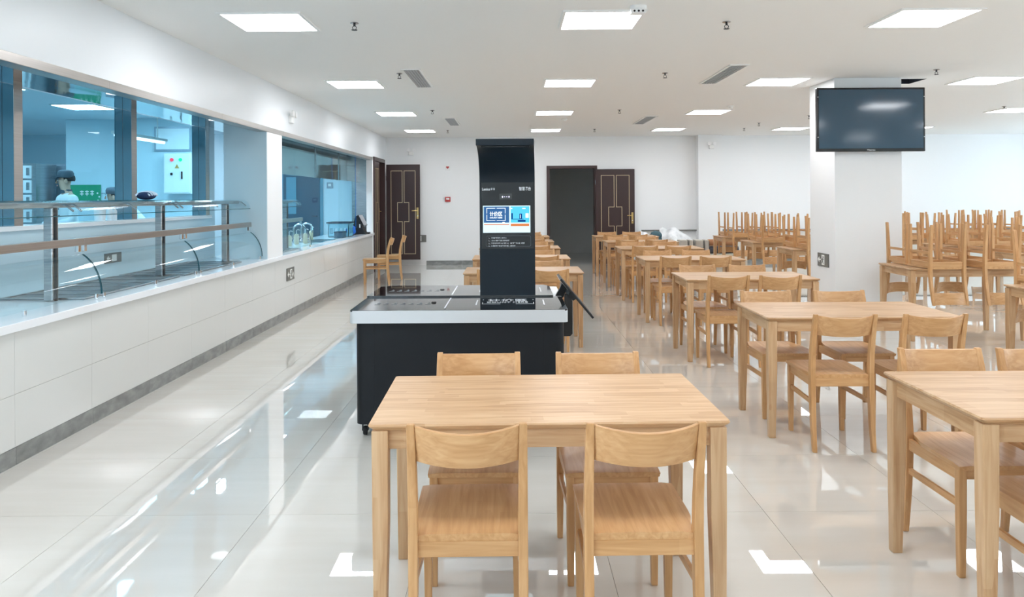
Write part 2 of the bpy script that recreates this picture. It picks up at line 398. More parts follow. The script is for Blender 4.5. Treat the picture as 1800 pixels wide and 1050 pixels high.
spr = [(623,40,'beside the near left panel light'), (1277,38,'between the near middle and right panel lights'), (1169,128,'between the second row panel lights'), (702,129,'beside the near air vent over the walkway'),
       (1646,122,'to the right of the television'), (1765,187,'at the far right near the ceiling edge'), (760,194,'beside the third walkway panel light'), (1089,193,'mid room ahead of the far vent'),
       (787,229,'by the last walkway panel light'), (1045,227,'in front of the far dark doorway'), (1334,216,'left of the pillar top'), (1308,225,'deepest one left of the pillar'), (1422,203,'touching the pillar edge')]
sp_me = None
for xp, yp, lab in spr:
    p = px(xp, yp, ZC); o = thing('sprinkler', 'small metal pendent sprinkler on the ceiling, %s' % lab, 'sprinkler', p, 0, 'ceiling sprinklers')
    if sp_me is None:
        a = MB().lathe([(.0,0), (.03,0), (.034,-.006), (.012,-.012), (.012,0)], n=14); sp_me = a.mesh('escutcheon'); sp_me.materials.append(M['steel'])
        b = MB().tube([(0,0,-.01), (0,0,-.028)], .009, 8)
        for s in (-1, 1): b.tube([(s*.007,0,-.026), (s*.016,0,-.036), (s*.012,0,-.05), (0,0,-.056)], .003, 6)
        sb_me = b.mesh('frame'); sb_me.materials.append(M['dark_metal'])
        d_me = MB().lathe([(.004,-.054), (.024,-.056), (.022,-.059), (.004,-.058)], n=12).mesh('deflector'); d_me.materials.append(M['dark_metal'])
    child('escutcheon', sp_me, o); child('frame', sb_me, o); child('deflector', d_me, o)
def detector(xp, yp, lab):
    p = px(xp, yp, ZC); o = thing('smoke_detector', lab, 'smoke detector', p)
    MB().lathe([(.001,0), (.055,0), (.055,-.012), (.042,-.02), (.001,-.02)], n=20).build('base', 'white_plastic', o, local=True, smooth=True)
    MB().lathe([(.001,-.02), (.036,-.021), (.03,-.04), (.001,-.044)], n=20).build('chamber', 'white_plastic', o, local=True, smooth=True)
detector(992, 209, 'round white smoke detector on the ceiling behind the kiosk')
detector(1284, 186, 'round white smoke detector on the ceiling left of the television')
detector(1778, 192, 'round white smoke detector on the ceiling at the right edge')
p = px(1122, 11, ZC); o = thing('ceiling_camera', 'white ceiling camera pod with three dark lenses beside the middle panel light', 'camera', p)
MB().lathe([(.001,0), (.06,0), (.06,-.02), (.05,-.03), (.001,-.03)], n=20).build('base', 'white_plastic', o, local=True, smooth=True)
MB().box(-.06, .05, -.05, .03, -.06, -.028).build('housing', 'white_plastic', o, bevel=.01, local=True)
for k in range(3): MB().lathe([(.001,-.052), (.008,-.052), (.008,-.05), (.001,-.05)], (-.035+k*.03, 0, -.044), 10, 'y').build('lens', 'black_gloss', o, local=True)

def emergency_light(loc, facing, lab):
    o = thing('emergency_light', lab, 'emergency light', loc, facing, 'twin head emergency lights')
    MB().box(-.055, .055, -.045, 0, -.06, .03).build('body', 'white_plastic', o, bevel=.008, local=True)
    for s in (-1, 1):
        hd = MB().lathe([(.001,0), (.03,0), (.042,-.03), (.042,-.042), (.001,-.038)], (s*.06, -.03, .055), 14, 'y').build('lamp_head', 'white_plastic', o, local=True, smooth=True)
        MB().lathe([(.001,-.044), (.034,-.044), (.034,-.041), (.001,-.041)], (s*.06, -.03, .055), 14, 'y').build('lens', 'pane_white', hd, local=True)
emergency_light((-2.25, YF, 2.53), 0, 'white twin head emergency light on the far wall above the open brown door')
emergency_light((4.42, YF-.24, 2.62), 0, 'white twin head emergency light on the far pilaster')
emergency_light((XL, 9.8, 2.53), R(90), 'white twin head emergency light on the bulkhead above the serving hatches')
def exit_sign(loc, facing, lab, arrow=1):
    o = thing('exit_sign', lab, 'exit sign', loc, facing, 'low exit signs')
    MB().box(-.16, .16, -.012, 0, -.08, .08).build('plate', 'sign_grey', o, bevel=.003, local=True)
    g = MB(); y0, y1 = -.0145, -.0115
    def pl(pts): g.poly(pts, 'y', y0, y1)
    pl([(-.03,-.06), (.05,-.06), (.05,.06), (-.03,.06)]); g.build('door_symbol', 'sign_white', o, local=True)
    m = MB()
    m.poly(arc(.018, .034, .013, .013, 0, 330, 10), 'y', -.017, -.0145)
    m.poly([(-.002,.02), (.02,.018), (.016,-.014), (-.006,-.012)], 'y', -.017, -.0145)
    m.poly([(.0,-.01), (.014,-.01), (.032,-.05), (.022,-.052)], 'y', -.017, -.0145)
    m.poly([(-.004,-.01), (.006,-.012), (-.008,-.034), (-.024,-.04), (-.024,-.034), (-.014,-.03)], 'y', -.017, -.0145)
    m.poly([(-.002,.018), (.002,.01), (-.02,.0), (-.022,.006)], 'y', -.017, -.0145); m.poly([(.016,.018), (.02,.012), (.04,.004), (.04,.01)], 'y', -.017, -.0145)
    m.build('running_figure', 'sign_grey', o, local=True)
    s = -1; a = MB(); a.poly([(s*.06,.008), (s*.1,.008), (s*.1,.035), (s*.145,0), (s*.1,-.035), (s*.1,-.008), (s*.06,-.008)], 'y', y0, y1); a.build('arrow', 'sign_white', o, local=True)
    if arrow > 1: MB().poly([(.075,-.03),(.1,.0),(.13,-.05),(.14,-.045),(.1,.02),(.065,-.02)], 'y', y0, y1).build('arrow', 'sign_white', o, local=True)
exit_sign((XL, 9.77, .55), R(90), 'grey running man exit sign low on the tiled counter wall', 2)
exit_sign((PX0, 9.25, .73), R(-90), 'grey running man exit sign low on the pillar side')
exit_sign((-2.09, YF, .6), 0, 'grey exit sign low on the far wall beside the open brown door')

# alarm boxes on far wall
o = thing('alarm_sounder', 'small white alarm sounder with a red lens high on the far wall', 'alarm', (-1.44, YF, 2.19))
MB().box(-.06, .06, -.03, 0, -.06, .06).build('body', 'white_plastic', o, bevel=.006, local=True)
MB().poly([(0,-.035), (.034,.005), (.03,.022), (.014,.028), (0,.018), (-.014,.028), (-.03,.022), (-.034,.005)], 'y', -.04, -.029).build('lens', 'red_alarm', o, local=True)
o = thing('alarm_button', 'small red manual call point with a white window on the far wall', 'alarm', (-1.44, YF, 1.475))
MB().box(-.06, .06, -.035, 0, -.055, .055).build('body', 'red_alarm', o, bevel=.005, local=True)
MB().box(-.035, .035, -.038, -.034, -.008, .03).build('window', 'sign_white', o, local=True)

# ------------------------------------------------------------------ doors
def door_leaf(root, w, h, hand):
    """leaf in the local xz plane, x 0..w, front at -y"""
    MB().box(0, w, -.045, 0, 0, h).build('leaf', 'door_brown', root, bevel=.002, local=True)
    zb, zt = .1*h/2.1+.03, h-.14; m = w*.5; xl, xr = w*.14, w*.86; g = w*.06; zm0, zm1 = h*.40, h*.60; b = w*.17
    def line(pts):
        s = MB(); t = .006
        for (x0, z0), (x1, z1) in zip(pts, pts[1:]): s.box(min(x0,x1)-t, max(x0,x1)+t, -.049, -.0445, min(z0,z1)-t, max(z0,z1)+t)
        return s.build('inlay', 'inlay_gold', root, local=True)
    line([(m-g/2, zm1), (m-g/2, zt), (xl, zt), (xl, zb), (m-g/2, zb), (m-g/2, zm0)])
    line([(m+g/2, zm1), (m+g/2, zt), (xr, zt), (xr, zb), (m+g/2, zb), (m+g/2, zm0)])
    line([(m-g/2, zm1), (m-b, zm1), (m-b, zm0), (m-g/2, zm0)]); line([(m+g/2, zm1), (m+b, zm1), (m+b, zm0), (m+g/2, zm0)])
    hx = w-.055; hp = MB().box(hx-.022, hx+.022, -.05, -.045, .9, 1.15).build('lock_plate', 'brass', root, bevel=.002, local=True)
    hp2 = MB().tube([(hx, -.05, 1.08), (hx, -.085, 1.08), (hx-.02, -.09, 1.08), (hx-.12, -.09, 1.08)], .009, 8).build('handle', 'brass', hp, local=True, smooth=True)
    MB().lathe([(.001,-.055), (.011,-.055), (.011,-.05), (.001,-.05)], (hx, 0, .97), 10, 'y').build('keyhole', 'chrome', hp, local=True)
    for z in (.3, h-.3): MB().tube([(0, -.02, z-.05), (0, -.02, z+.05)], .008, 8).build('hinge', 'steel', root, local=True)
# far doorway: frame + open leaf lying against the wall
d = sempty('door_1', (DX0, YF, 0)); d['label'] = 'dark brown door frame of the unlit far doorway'; t = .055
MB().box(DX0-t, DX0+.012, YF-.03, YF+.2, 0, DZ).build('jamb', 'door_frame', d, bevel=.004)
MB().box(DX1-.012, DX1+t, YF-.03, YF+.2, 0, DZ).build('jamb', 'door_frame', d, bevel=.004)
MB().box(DX0-t, DX1+t, YF-.03, YF+.2, DZ-.012, DZ+t).build('head', 'door_frame', d, bevel=.004)
l = sempty('door_2', (DX1+.012, YF-.045, .01)); l['label'] = 'dark brown door leaf with gold inlay lines, swung open beside the far doorway'; door_leaf(l, .87, 2.12, 1)
# side doorway at the end of the counter
d = sempty('door_3', (XL, 15.75, .0)); d['label'] = 'dark brown frame and closed leaf of the kitchen side door'; kz = .14
MB().box(XL-.13, XL+.03, 15.66, 15.73, 0, 2.36).build('jamb', 'door_frame', d, bevel=.004)
MB().box(XL-.13, XL+.03, 16.92, 16.99, 0, 2.36).build('jamb', 'door_frame', d, bevel=.004)
MB().box(XL-.13, XL+.03, 15.73, 16.92, 2.28, 2.36).build('head', 'door_frame', d, bevel=.004)
MB().box(XL-.13, XL+.02, 15.73, 16.92, 0, kz).build('threshold', 'skirting_stone', d)
l = sempty('door_4', (XL-.03, 15.735, kz+.01)); l.rotation_euler = (0,0,R(90)); l['label'] = 'narrow closed dark brown door leaf with gold inlay in the counter end doorway'; door_leaf(l, .58, 2.12, 1)
l = sempty('door_5', (XL+.06, 16.98, kz+.01)); l['label'] = 'dark brown door leaf with gold inlay lines standing open against the far wall beside two chairs'; door_leaf(l, .74, 2.1, 1)
struct(MB().box(XL-1.6, XL-1.55, 15.77, 17.3, 0, 2.5).box(XL-1.6, XL-.13, 15.77, 15.8, 0, 2.5).box(XL-1.6, XL-.13, 17.25, 17.3, 0, 2.5).box(XL-1.6, XL-.13, 15.77, 17.3, 2.45, 2.5).build('wall_side_lobby', 'lobby_dark'), 'dark lobby wall behind the side door')
struct(box('floor_side_lobby', 'lobby_dark', (XL-1.6, XL-.13, 15.77, 17.3, 0, .14)), 'dark raised lobby floor behind the side door')

# ------------------------------------------------------------------ television on the pillar
tv = thing('television', 'large black flat television mounted high on the white pillar', 'television', (4.115, PY0, 2.03)); tw, th = .62, .366
tx, ty, tz = 4.115, PY0-.13, 2.372
MB().box(tx-tw, tx+tw, ty, ty+.05, tz-th, tz+th).build('bezel', 'tv_bezel', tv, bevel=.008)
MB().box(tx-tw+.022, tx+tw-.022, ty-.003, ty+.001, tz-th+.035, tz+th-.022).build('screen', 'tv_glass', tv)
MB().box(tx-.25, tx+.25, ty+.05, ty+.075, tz-.2, tz+.2).build('back_housing', 'tv_bezel', tv, bevel=.01)
MB().box(tx-.2, tx+.2, ty+.07, PY0, tz-.12, tz+.12).build('wall_mount', 'dark_metal', tv)
text('maker_mark', 'Hisense', .026, 'print_white', tv, (tx-.045, ty-.0012, tz-th+.01), width=.09)
for s in (-1, 1):
    for z in (.26, -.2): MB().lathe([(.001,-.003), (.006,-.003), (.006,.0), (.001,.0)], (tx+s*(tw-.012), ty, tz+z), 8, 'y').build('edge_clip', 'chrome', tv)

# ------------------------------------------------------------------ tables and chairs
def post(x, path, wx, wy):
    """square post along a yz path; wx, wy lists of section sizes"""
    rings = []
    for (y, z), a, b in zip(path, wx, wy): rings.append([(x-a/2, y-b/2, z), (x+a/2, y-b/2, z), (x+a/2, y+b/2, z), (x-a/2, y+b/2, z)])
    return rings
SH, CHH = .45, .812
def make_chair():
    o = thing('dining_chair', 'x', 'chair')
    nx_, ny_ = 10, 10; rings = []
    def sx(v): return .166 + .026*min(1, max(0, (v-.08)/.25))           # rear between the posts, wider ahead of them
    for layer in (0, 1):
        for j in range(ny_+1): pass
    vs = []; fs = []; y0, y1 = -.205, .222
    for j in range(ny_+1):
        v = j/ny_; y = y0 + (y1-y0)*v; hw = sx(v)
        for i in range(nx_+1):
            u = i/nx_*2-1; dish = .007*(1-u*u)*math.sin(math.pi*min(1, v*1.1)); edge = .004*(max(0, abs(u)-.9)/.1) + .004*max(0, (v-.93)/.07)
            vs.append((u*hw, y, SH - dish - edge))
    nb = len(vs)
    for j in range(ny_+1):
        v = j/ny_; y = y0 + (y1-y0)*v; hw = sx(v)
        for i in range(nx_+1): vs.append(((i/nx_*2-1)*hw*.985, y - (.006 if j == ny_ else 0), SH-.024))
    W_ = nx_+1
    for j in range(ny_):
        for i in range(nx_):
            a = j*W_+i; fs.append((a, a+1, a+W_+1, a+W_)); fs.append((nb+a, nb+a+W_, nb+a+W_+1, nb+a+1))
    for i in range(nx_): fs.append((i, nb+i, nb+i+1, i+1)); a = ny_*W_+i; fs.append((a, a+1, nb+a+1, nb+a))
    for j in range(ny_): a = j*W_; fs.append((a, a+W_, nb+a+W_, nb+a)); a = j*W_+nx_; fs.append((a, nb+a, nb+a+W_, a+W_))
    MB().add(vs, fs).build('seat', 'chair_wood_y', o, local=True, smooth=True)
    path = [(-.232,0), (-.212,.16), (-.2,.32), (-.197,.45), (-.205,.56), (-.222,.66), (-.247,.76), (-.262,CHH)]
    for s in (-1, 1):
        MB().loft(post(s*.181, path, [.026,.03,.032,.032,.031,.03,.028,.026], [.028,.034,.04,.042,.038,.034,.028,.022])).build('leg', 'chair_wood_z', o, bevel=.004, local=True)
    for s in (-1, 1):
        MB().loft(post(s*.17, [(.19,0), (.192,.2), (.192,.428)], [.026,.032,.034], [.026,.032,.034])).build('leg', 'chair_wood_z', o, bevel=.004, local=True)
    # backrest: bowed panel
    n = 12; fr = []; z0, z1 = .688, CHH-.006
    for i in range(n+1):
        u = i/n*2-1; bow = .058*(1-u*u); x = u*.168; dp = .012*(1-u*u); ring = []
        zl = z0 - .006*(1-u*u)
        yb0 = -.224 - bow; yb1 = -.259 - bow
        ring = [(x, yb0-.008, zl), (x, yb1-.01, z1-dp), (x, yb1+.011, z1-dp), (x, yb0+.009, zl)]
        fr.append(ring)
    MB().loft(fr).build('backrest', 'chair_wood_x', o, bevel=.003, local=True, smooth=True)
    z0, z1 = .378, .427
    box('rail', 'chair_wood_x', (-.166, .166, -.208, -.19, z0, z1), o, bevel=.002, local=True)
    box('rail', 'chair_wood_x', (-.154, .154, .182, .2, z0+.008, z1), o, bevel=.002, local=True)
    for s in (-1, 1):
        MB().loft([[(s*.181-.008, -.178, z0), (s*.181+.008, -.178, z0), (s*.181+.008, -.178, z1), (s*.181-.008, -.178, z1)], [(s*.17-.008, .176, z0), (s*.17+.008, .176, z0), (s*.17+.008, .176, z1), (s*.17-.008, .176, z1)]]).build('rail', 'chair_wood_y', o, local=True)
        MB().loft([[(s*.181-.007, -.186, .272), (s*.181+.007, -.186, .272), (s*.181+.007, -.186, .298), (s*.181-.007, -.186, .298)], [(s*.17-.007, .178, .272), (s*.17+.007, .178, .272), (s*.17+.007, .178, .298), (s*.17-.007, .178, .298)]]).build('stretcher', 'chair_wood_y', o, local=True)
    for c_ in o.children:
        for v in c_.data.vertices: v.co.x *= .95
    return o
def make_table():
    o = thing('dining_table', 'x', 'table'); hx, hy, zt = .606, .35, .75
    top = MB(); r0 = []
    def ring(ix, z):
        r = .012; p = []
        for cx, cy, a in ((hx-ix-r, hy-ix-r, 0), (-hx+ix+r, hy-ix-r, 90), (-hx+ix+r, -hy+ix+r, 180), (hx-ix-r, -hy+ix+r, 270)):
            for k in range(4): p.append((cx + r*math.cos(R(a+k*30)), cy + r*math.sin(R(a+k*30)), z))
        return p
    top.loft([ring(.02, zt-.025), ring(.004, zt-.012), ring(0, zt-.006), ring(.003, zt)])
    top.build('tabletop', 'table_wood_x', o, local=True)
    for sx in (-1, 1):
        for sy in (-1, 1):
            x, y = sx*(hx-.038), sy*(hy-.042); xb, yb = sx*(hx-.034), sy*(hy-.038); rr = []
            for (cx, cy, w_, z) in ((xb, yb, .04, 0), (x, y, .054, .42), (x, y, .056, zt-.025)): rr.append([(cx-w_/2, cy-w_/2, z), (cx+w_/2, cy-w_/2, z), (cx+w_/2, cy+w_/2, z), (cx-w_/2, cy+w_/2, z)])
            MB().loft(rr).build('leg', 'table_wood_z', o, bevel=.004, local=True)
    for sy in (-1, 1): MB().box(-hx+.066, hx-.066, sy*(hy-.042)-.011, sy*(hy-.042)+.011, zt-.09, zt-.025).build('apron', 'table_wood_x', o, local=True)
    for sx in (-1, 1): MB().box(sx*(hx-.038)-.011, sx*(hx-.038)+.011, -hy+.07, hy-.07, zt-.09, zt-.025).build('apron', 'table_wood_y', o, local=True)
    return o
chair0 = make_chair(); table0 = make_table(); used = {'c': False, 't': False}
def place(kind, loc, rot, label, group):
    src = chair0 if kind == 'c' else table0
    if used[kind]: return dup(src, loc, rot, label, group)
    used[kind] = True; src.location = loc; src.rotation_euler = rot; src['label'] = label; src['group'] = group; return src
ORD = ['nearest', 'second', 'third', 'fourth', 'fifth', 'sixth', 'seventh']
def set_table(cx, yf, rot, tab_label, where, dx=((-.275,.0), (.275,.0)), dxr=((-.275,.0), (.275,.0)), jit=.012, front=(0,1), rear=(0,1), jr=1.2):
    cy = yf + .35; rt = R(rot)
    place('t', (cx, cy, 0), (0,0,rt), tab_label, 'wooden dining tables')
    for i in front:
        a, b = dx[i]
        place('c', (cx+a+random.uniform(-jit,jit), yf+.055+b+random.uniform(-jit,jit), 0), (0,0,rt+R(random.uniform(-jr,jr))), 'wooden chair, near %s seat of %s' % (('left', 'right')[i], where), 'wooden dining chairs')
    for i in rear:
        a, b = dxr[i]
        place('c', (cx+a+random.uniform(-jit,jit), yf+.7-.13+b+random.uniform(-jit,jit), 0), (0,0,math.pi+rt+R(random.uniform(-jr,jr))), 'wooden chair, far %s seat of %s' % (('left', 'right')[i], where), 'wooden dining chairs')
def stacked_table(cx, yf, tab_label, where, seats=('fl','fr','rl','rr')):
    cy = yf + .35; place('t', (cx, cy, 0), (0,0,0), tab_label, 'wooden dining tables')
    for s in seats:
        x = cx + (-.27 if s[1] == 'l' else .27) + random.uniform(-.02,.02); nf = 'near' if s[0] == 'f' else 'far'; lr = 'left' if s[1] == 'l' else 'right'
        j = R(random.uniform(-2, 2)); lab = 'wooden chair upturned on %s, %s %s' % (where, nf, lr)
        if s[0] == 'f': place('c', (x, yf+.116, .75+SH+.0005), (0, math.pi, j), lab, 'chairs upturned on tables')
        else: place('c', (x, yf+.7-.116, .75+SH+.0005), (0, math.pi, math.pi+j), lab, 'chairs upturned on tables')

# middle row
set_table(.116, 2.555, 1.0, 'light wooden dining table in the foreground in front of the black kiosk', 'the foreground table', dx=((-.262,0), (.29,0)), dxr=((-.262,.04), (.262,.04)), jit=.004, jr=.4)
for i, yf in enumerate((7.65, 9.4, 11.35, 13.05, 14.65)):
    w_ = ORD[i] if i else 'first'
    set_table(.11, yf, 0, 'light wooden dining table, %s one behind the kiosk in the middle row' % w_, 'the %s middle row table behind the kiosk' % w_, dx=((-.265,-.03), (.255,-.03)))
# right row along the aisle
RW = [2.575, 4.735, 6.94, 9.13, 11.12, 12.77, 14.55]
for i, yf in enumerate(RW):
    kw = dict(dx=((-.29,-.03), (.17,-.03)), dxr=((-.3,.03), (.2,.03)))
    if i == 0: kw = dict(dx=((-.27,.02), (.27,.02)), dxr=((-.25,.06), (.19,.06)))
    if i == 1: kw = dict(dx=((-.235,-.06), (.27,-.06)), dxr=((-.33,.05), (.19,.05)))
    set_table(2.18, yf, .0 if i != 1 else -.4, 'light wooden dining table, %s of the row right of the aisle' % ORD[i], 'the %s table right of the aisle' % ORD[i], **kw)
# column with chairs turned over
for i, (cx, yf) in enumerate(((4.72, 5.75), (4.68, 7.86), (4.55, 10.8), (4.54, 12.58), (4.49, 14.2))):
    nm = ['cut off by the right edge', 'right of the pillar', 'just left behind the pillar', 'second behind the pillar', 'deepest behind the pillar'][i]
    stacked_table(cx, yf, 'wooden table under upturned chairs, %s' % nm, 'the table %s' % nm)
for i, (cx, yf) in enumerate(((7.05, 9.75), (7.05, 11.4), (7.05, 13.1), (7.05, 14.8))):
    nm = ORD[i] + ' behind the right hand stack'
    stacked_table(cx, yf, 'wooden table under upturned chairs, %s' % nm, 'the table ' + nm)
for i, (cx, yf) in enumerate(((9.4, 13.3), (9.4, 15.0))):
    nm = ('nearer', 'farther')[i] + ' in the rightmost column'
    stacked_table(cx, yf, 'wooden table under upturned chairs, %s' % nm, 'the table ' + nm)
# two chairs by the counter wall
place('c', (-2.4, 13.52, 0), (0,0,R(97)), 'wooden dining chair by the counter wall, the nearer of the two by the brown door', 'wooden dining chairs')
place('c', (-2.3, 14.35, 0), (0,0,R(97)), 'wooden dining chair by the counter wall, the farther of the two by the brown door', 'wooden dining chairs')

# ------------------------------------------------------------------ checkout kiosk
emitter('screen_white', (206,236,250), 1.0); emitter('screen_navy', (58,100,150), .9); emitter('screen_blue', (84,190,232), 1.0); emitter('screen_orange', (208,122,72), .9)
emitter('screen_deep', (20,60,130), .8); emitter('screen_text', (240,248,255), 1.1); emitter('led', (230,225,255), 3.0)
k = thing('checkout_kiosk', 'black self checkout counter with upright screen tower and glossy glass top', 'kiosk', (-.33, 5.4, 0))
KF, KB = 4.80, 5.98; kx0, kx1 = -.985, .322
def rrect(x0, x1, y0, y1, r, n=5):
    p = []
    for cx, cy, a in ((x1-r, y1-r, 0), (x0+r, y1-r, 90), (x0+r, y0+r, 180), (x1-r, y0+r, 270)):
        for i in range(n+1): p.append((cx+r*math.cos(R(a+90*i/n)), cy+r*math.sin(R(a+90*i/n))))
    return p
MB().poly(rrect(kx0, kx1, KF, KB, .05), 'z', .088, .735).build('cabinet', 'black_cabinet', k, smooth=True)
box('front_panel', 'black_cabinet', (kx0+.115, kx1-.125, KF-.004, KF+.002, .1, .72), k, bevel=.0015)
bx0, bx1 = -1.012, .342
MB().poly(rrect(bx0, bx1, 4.75, 6.0, .03), 'z', .728, .806).build('top_band', 'aluminium', k, smooth=True)
f = MB().poly(rrect(bx0+.002, bx1-.002, 4.752, 5.34, .02), 'z', .806, .812)
f.v = [(a, b, c - (5.34-b)*.0070) if c > .81 else (a, b, c-.006) for a, b, c in f.v]
f.build('glass_top', 'black_glass_top', k)
MB().poly([(bx0+.0,5.345), (bx1-.06,5.345), (bx1-.06,5.9), (bx1-.1,5.98), (bx0+.07,5.98), (bx0+.0,5.9)], 'z', .808, .822).build('glass_top', 'black_glass_top', k)
# printed marks on the glass
zp = .8095
def mark(name, pts, z, m='print_white'): return MB().poly(pts, 'z', z, z+.0006).build(name, m, k)
text('floor_print', '计价区', .085, 'print_white', k, (-.035, 5.14, zp+.0035), (R(.4),0,0), width=.26, align='CENTER')
text('floor_print', 'COUNT HERE', .04, 'print_white', k, (-.035, 5.06, zp+.003), (R(.4),0,0), width=.27, align='CENTER')
for (xa, ya, xb, yb) in ((-.2,5.0,-.08,5.004), (.02,5.0,.14,5.004), (-.2,5.25,-.08,5.254), (.02,5.25,.14,5.254), (-.2,5.0,-.196,5.07), (.136,5.0,.14,5.07), (-.2,5.18,-.196,5.254), (.136,5.18,.14,5.254)):
    mark('corner_mark', [(xa,ya), (xb,ya), (xb,yb), (xa,yb)], .8105)
for zz, ya, yb, z in ((0, 4.8, 5.3, .8115), (1, 5.4, 5.93, .8222)):
    mark('divider_line', [(-.43,ya), (-.421,ya), (-.421,yb), (-.43,yb)], z)
    mark('bracket_mark', [(.2,ya+.14), (.208,ya+.14), (.208,yb-.12), (.2,yb-.12)], z); mark('bracket_mark', [(-.24,ya+.14), (-.232,ya+.14), (-.232,yb-.12), (-.24,yb-.12)], z)
    for i in range(7): x = -.9+i*.055; mark('printed_glyph', [(x,ya+.2), (x+.035,ya+.2), (x+.035,ya+.212), (x,ya+.212)], z, 'print_faint'); mark('printed_glyph', [(x+.01,ya+.24), (x+.034,ya+.24), (x+.034,ya+.252), (x+.01,ya+.252)], z, 'print_faint'); mark('printed_glyph', [(x+.016,ya+.252), (x+.024,ya+.252), (x+.024,ya+.29), (x+.016,ya+.29)], z, 'print_faint')
    MB().lathe([(.001,z), (.018,z), (.014,z+.006), (.001,z+.006)], (-.52, (ya+yb)/2+.02, 0), 14).build('sensor_button', 'black_plastic', k)
# casters
for cx in (kx0+.045, kx1-.06):
    for cy in (KF+.08, KB-.08):
        fk = MB().box(cx-.02, cx+.02, cy-.02, cy+.02, .076, .088).box(cx-.019, cx-.014, cy-.014, cy+.016, .03, .078).box(cx+.014, cx+.019, cy-.014, cy+.016, .03, .078).build('caster', 'black_plastic', k)
        MB().lathe([(.001,-.011), (.026,-.011), (.029,-.006), (.029,.006), (.026,.011), (.001,.011)], (cx, cy, .029), 16, 'x').build('wheel', 'rubber', fk, smooth=True)
# tower and canopy
tx0, tx1, ty = -.226, .159, 5.352
prof = [(ty,.812), (ty,1.60)] + [(ty-.5*(1-math.cos(R(a)))*.98, 1.60+.235*math.sin(R(a))) for a in range(10, 91, 10)] + [(ty-.52,1.832), (ty-.525,1.872)] + [(ty-.3,1.885), (ty-.02,1.893), (ty+.07,1.875), (ty+.11,1.83), (ty+.118,1.75), (ty+.118,.812)]
a = []; b = []
for y, z in prof:
    s = max(0, (ty-y)/.5); a.append((tx0, y, z)); b.append((tx1-.02*s, y, z))
MB().loft([a, b]).build('tower', 'black_satin', k, smooth=True)
MB().box(tx0+.03, tx1-.045, ty-.475, ty-.44, 1.822, 1.832).build('canopy_lamp_bar', 'tv_bezel', k)
box('display_panel', 'black_gloss', (tx0+.012, tx1-.006, ty-.004, ty+.001, 1.145, 1.608), k)
yf = ty-.0045
sx0, sx1, sz0, sz1 = -.2025, .1265, 1.258, 1.446
sc = box('screen', 'screen_white', (sx0, sx1, yf-.0015, yf+.001, sz0, sz1), k)
def scr(name, u0, u1, v0, v1, m, d=.001):   # u, v in 0..1 of the screen, v down
    X = lambda u: sx0+(sx1-sx0)*u; Z = lambda v: sz1-(sz1-sz0)*v
    return box(name, m, (X(u0), X(u1), yf-.0015-d, yf-.0014, Z(v1), Z(v0)), sc)
scr('picture', .015, .555, .03, .63, 'screen_navy'); scr('picture', .585, .98, .03, .63, 'screen_blue')
scr('caption_bar', .585, .975, .67, .76, 'screen_orange'); scr('caption_bar', .02, .555, .68, .715, 'screen_orange')
for u0, u1, v0, v1 in ((.075,.26,.085,.1), (.29,.475,.085,.1), (.075,.26,.545,.56), (.29,.475,.545,.56), (.075,.085,.085,.29), (.465,.475,.085,.29), (.075,.085,.33,.56), (.465,.475,.33,.56)):
    scr('frame_line', u0, u1, v0, v1, 'screen_text', .0018)
for u0, u1, v0, v1 in ((.77,.825,.3,.5), (.6,.63,.28,.5), (.6,.86,.49,.51), (.735,.9,.53,.6)): scr('picture_shape', u0, u1, v0, v1, 'screen_deep', .0018)
for u0, u1, v0, v1 in ((.9,.965,.29,.45), (.83,.9,.09,.12), (.59,.62,.09,.12), (.41,.46,.6,.65), (.785,.795,.33,.47)): scr('picture_shape', u0, u1, v0, v1, 'screen_text', .0022)
scr('divider_line', .285, .287, .74, .95, 'screen_blue'); scr('divider_line', .57, .572, .74, .95, 'screen_blue')
text('screen_text', '计价区', .034, 'screen_text', sc, (sx0+.0905, yf-.0038, 1.376), width=.088, align='CENTER', bold=.0006)
text('screen_text', 'COUNT HERE', .012, 'screen_text', sc, (sx0+.0905, yf-.0038, 1.358), width=.088, align='CENTER', bold=.0003)
text('brand_lettering', 'Lenius', .026, 'print_white', k, (-.208, yf-.001, 1.553), width=.056, bold=.0005)
for i in range(2):
    for (u0, u1, w0, w1) in ((0,.012,.012,.0145), (0,.012,.005,.0075), (.005,.0075,0,.0175)): box('brand_glyph', 'print_white', (-.148+i*.017+u0, -.148+i*.017+u1, yf-.0012, yf, 1.5535+w0, 1.5535+w1), k)
text('sign_lettering', '智慧餐台', .028, 'print_white', k, (.049, yf-.001, 1.553), width=.082, bold=.0004)
MB().box(-.088, .0, yf-.001, yf, 1.49, 1.53).build('camera_window', 'black_glass_top', k)
for x, s in ((-.066,.0042), (-.051,.0022), (-.036,.0022), (-.021,.0042)): box('status_light', 'led', (x-s*.7, x+s*.7, yf-.002, yf, 1.508-s, 1.508+s), k)
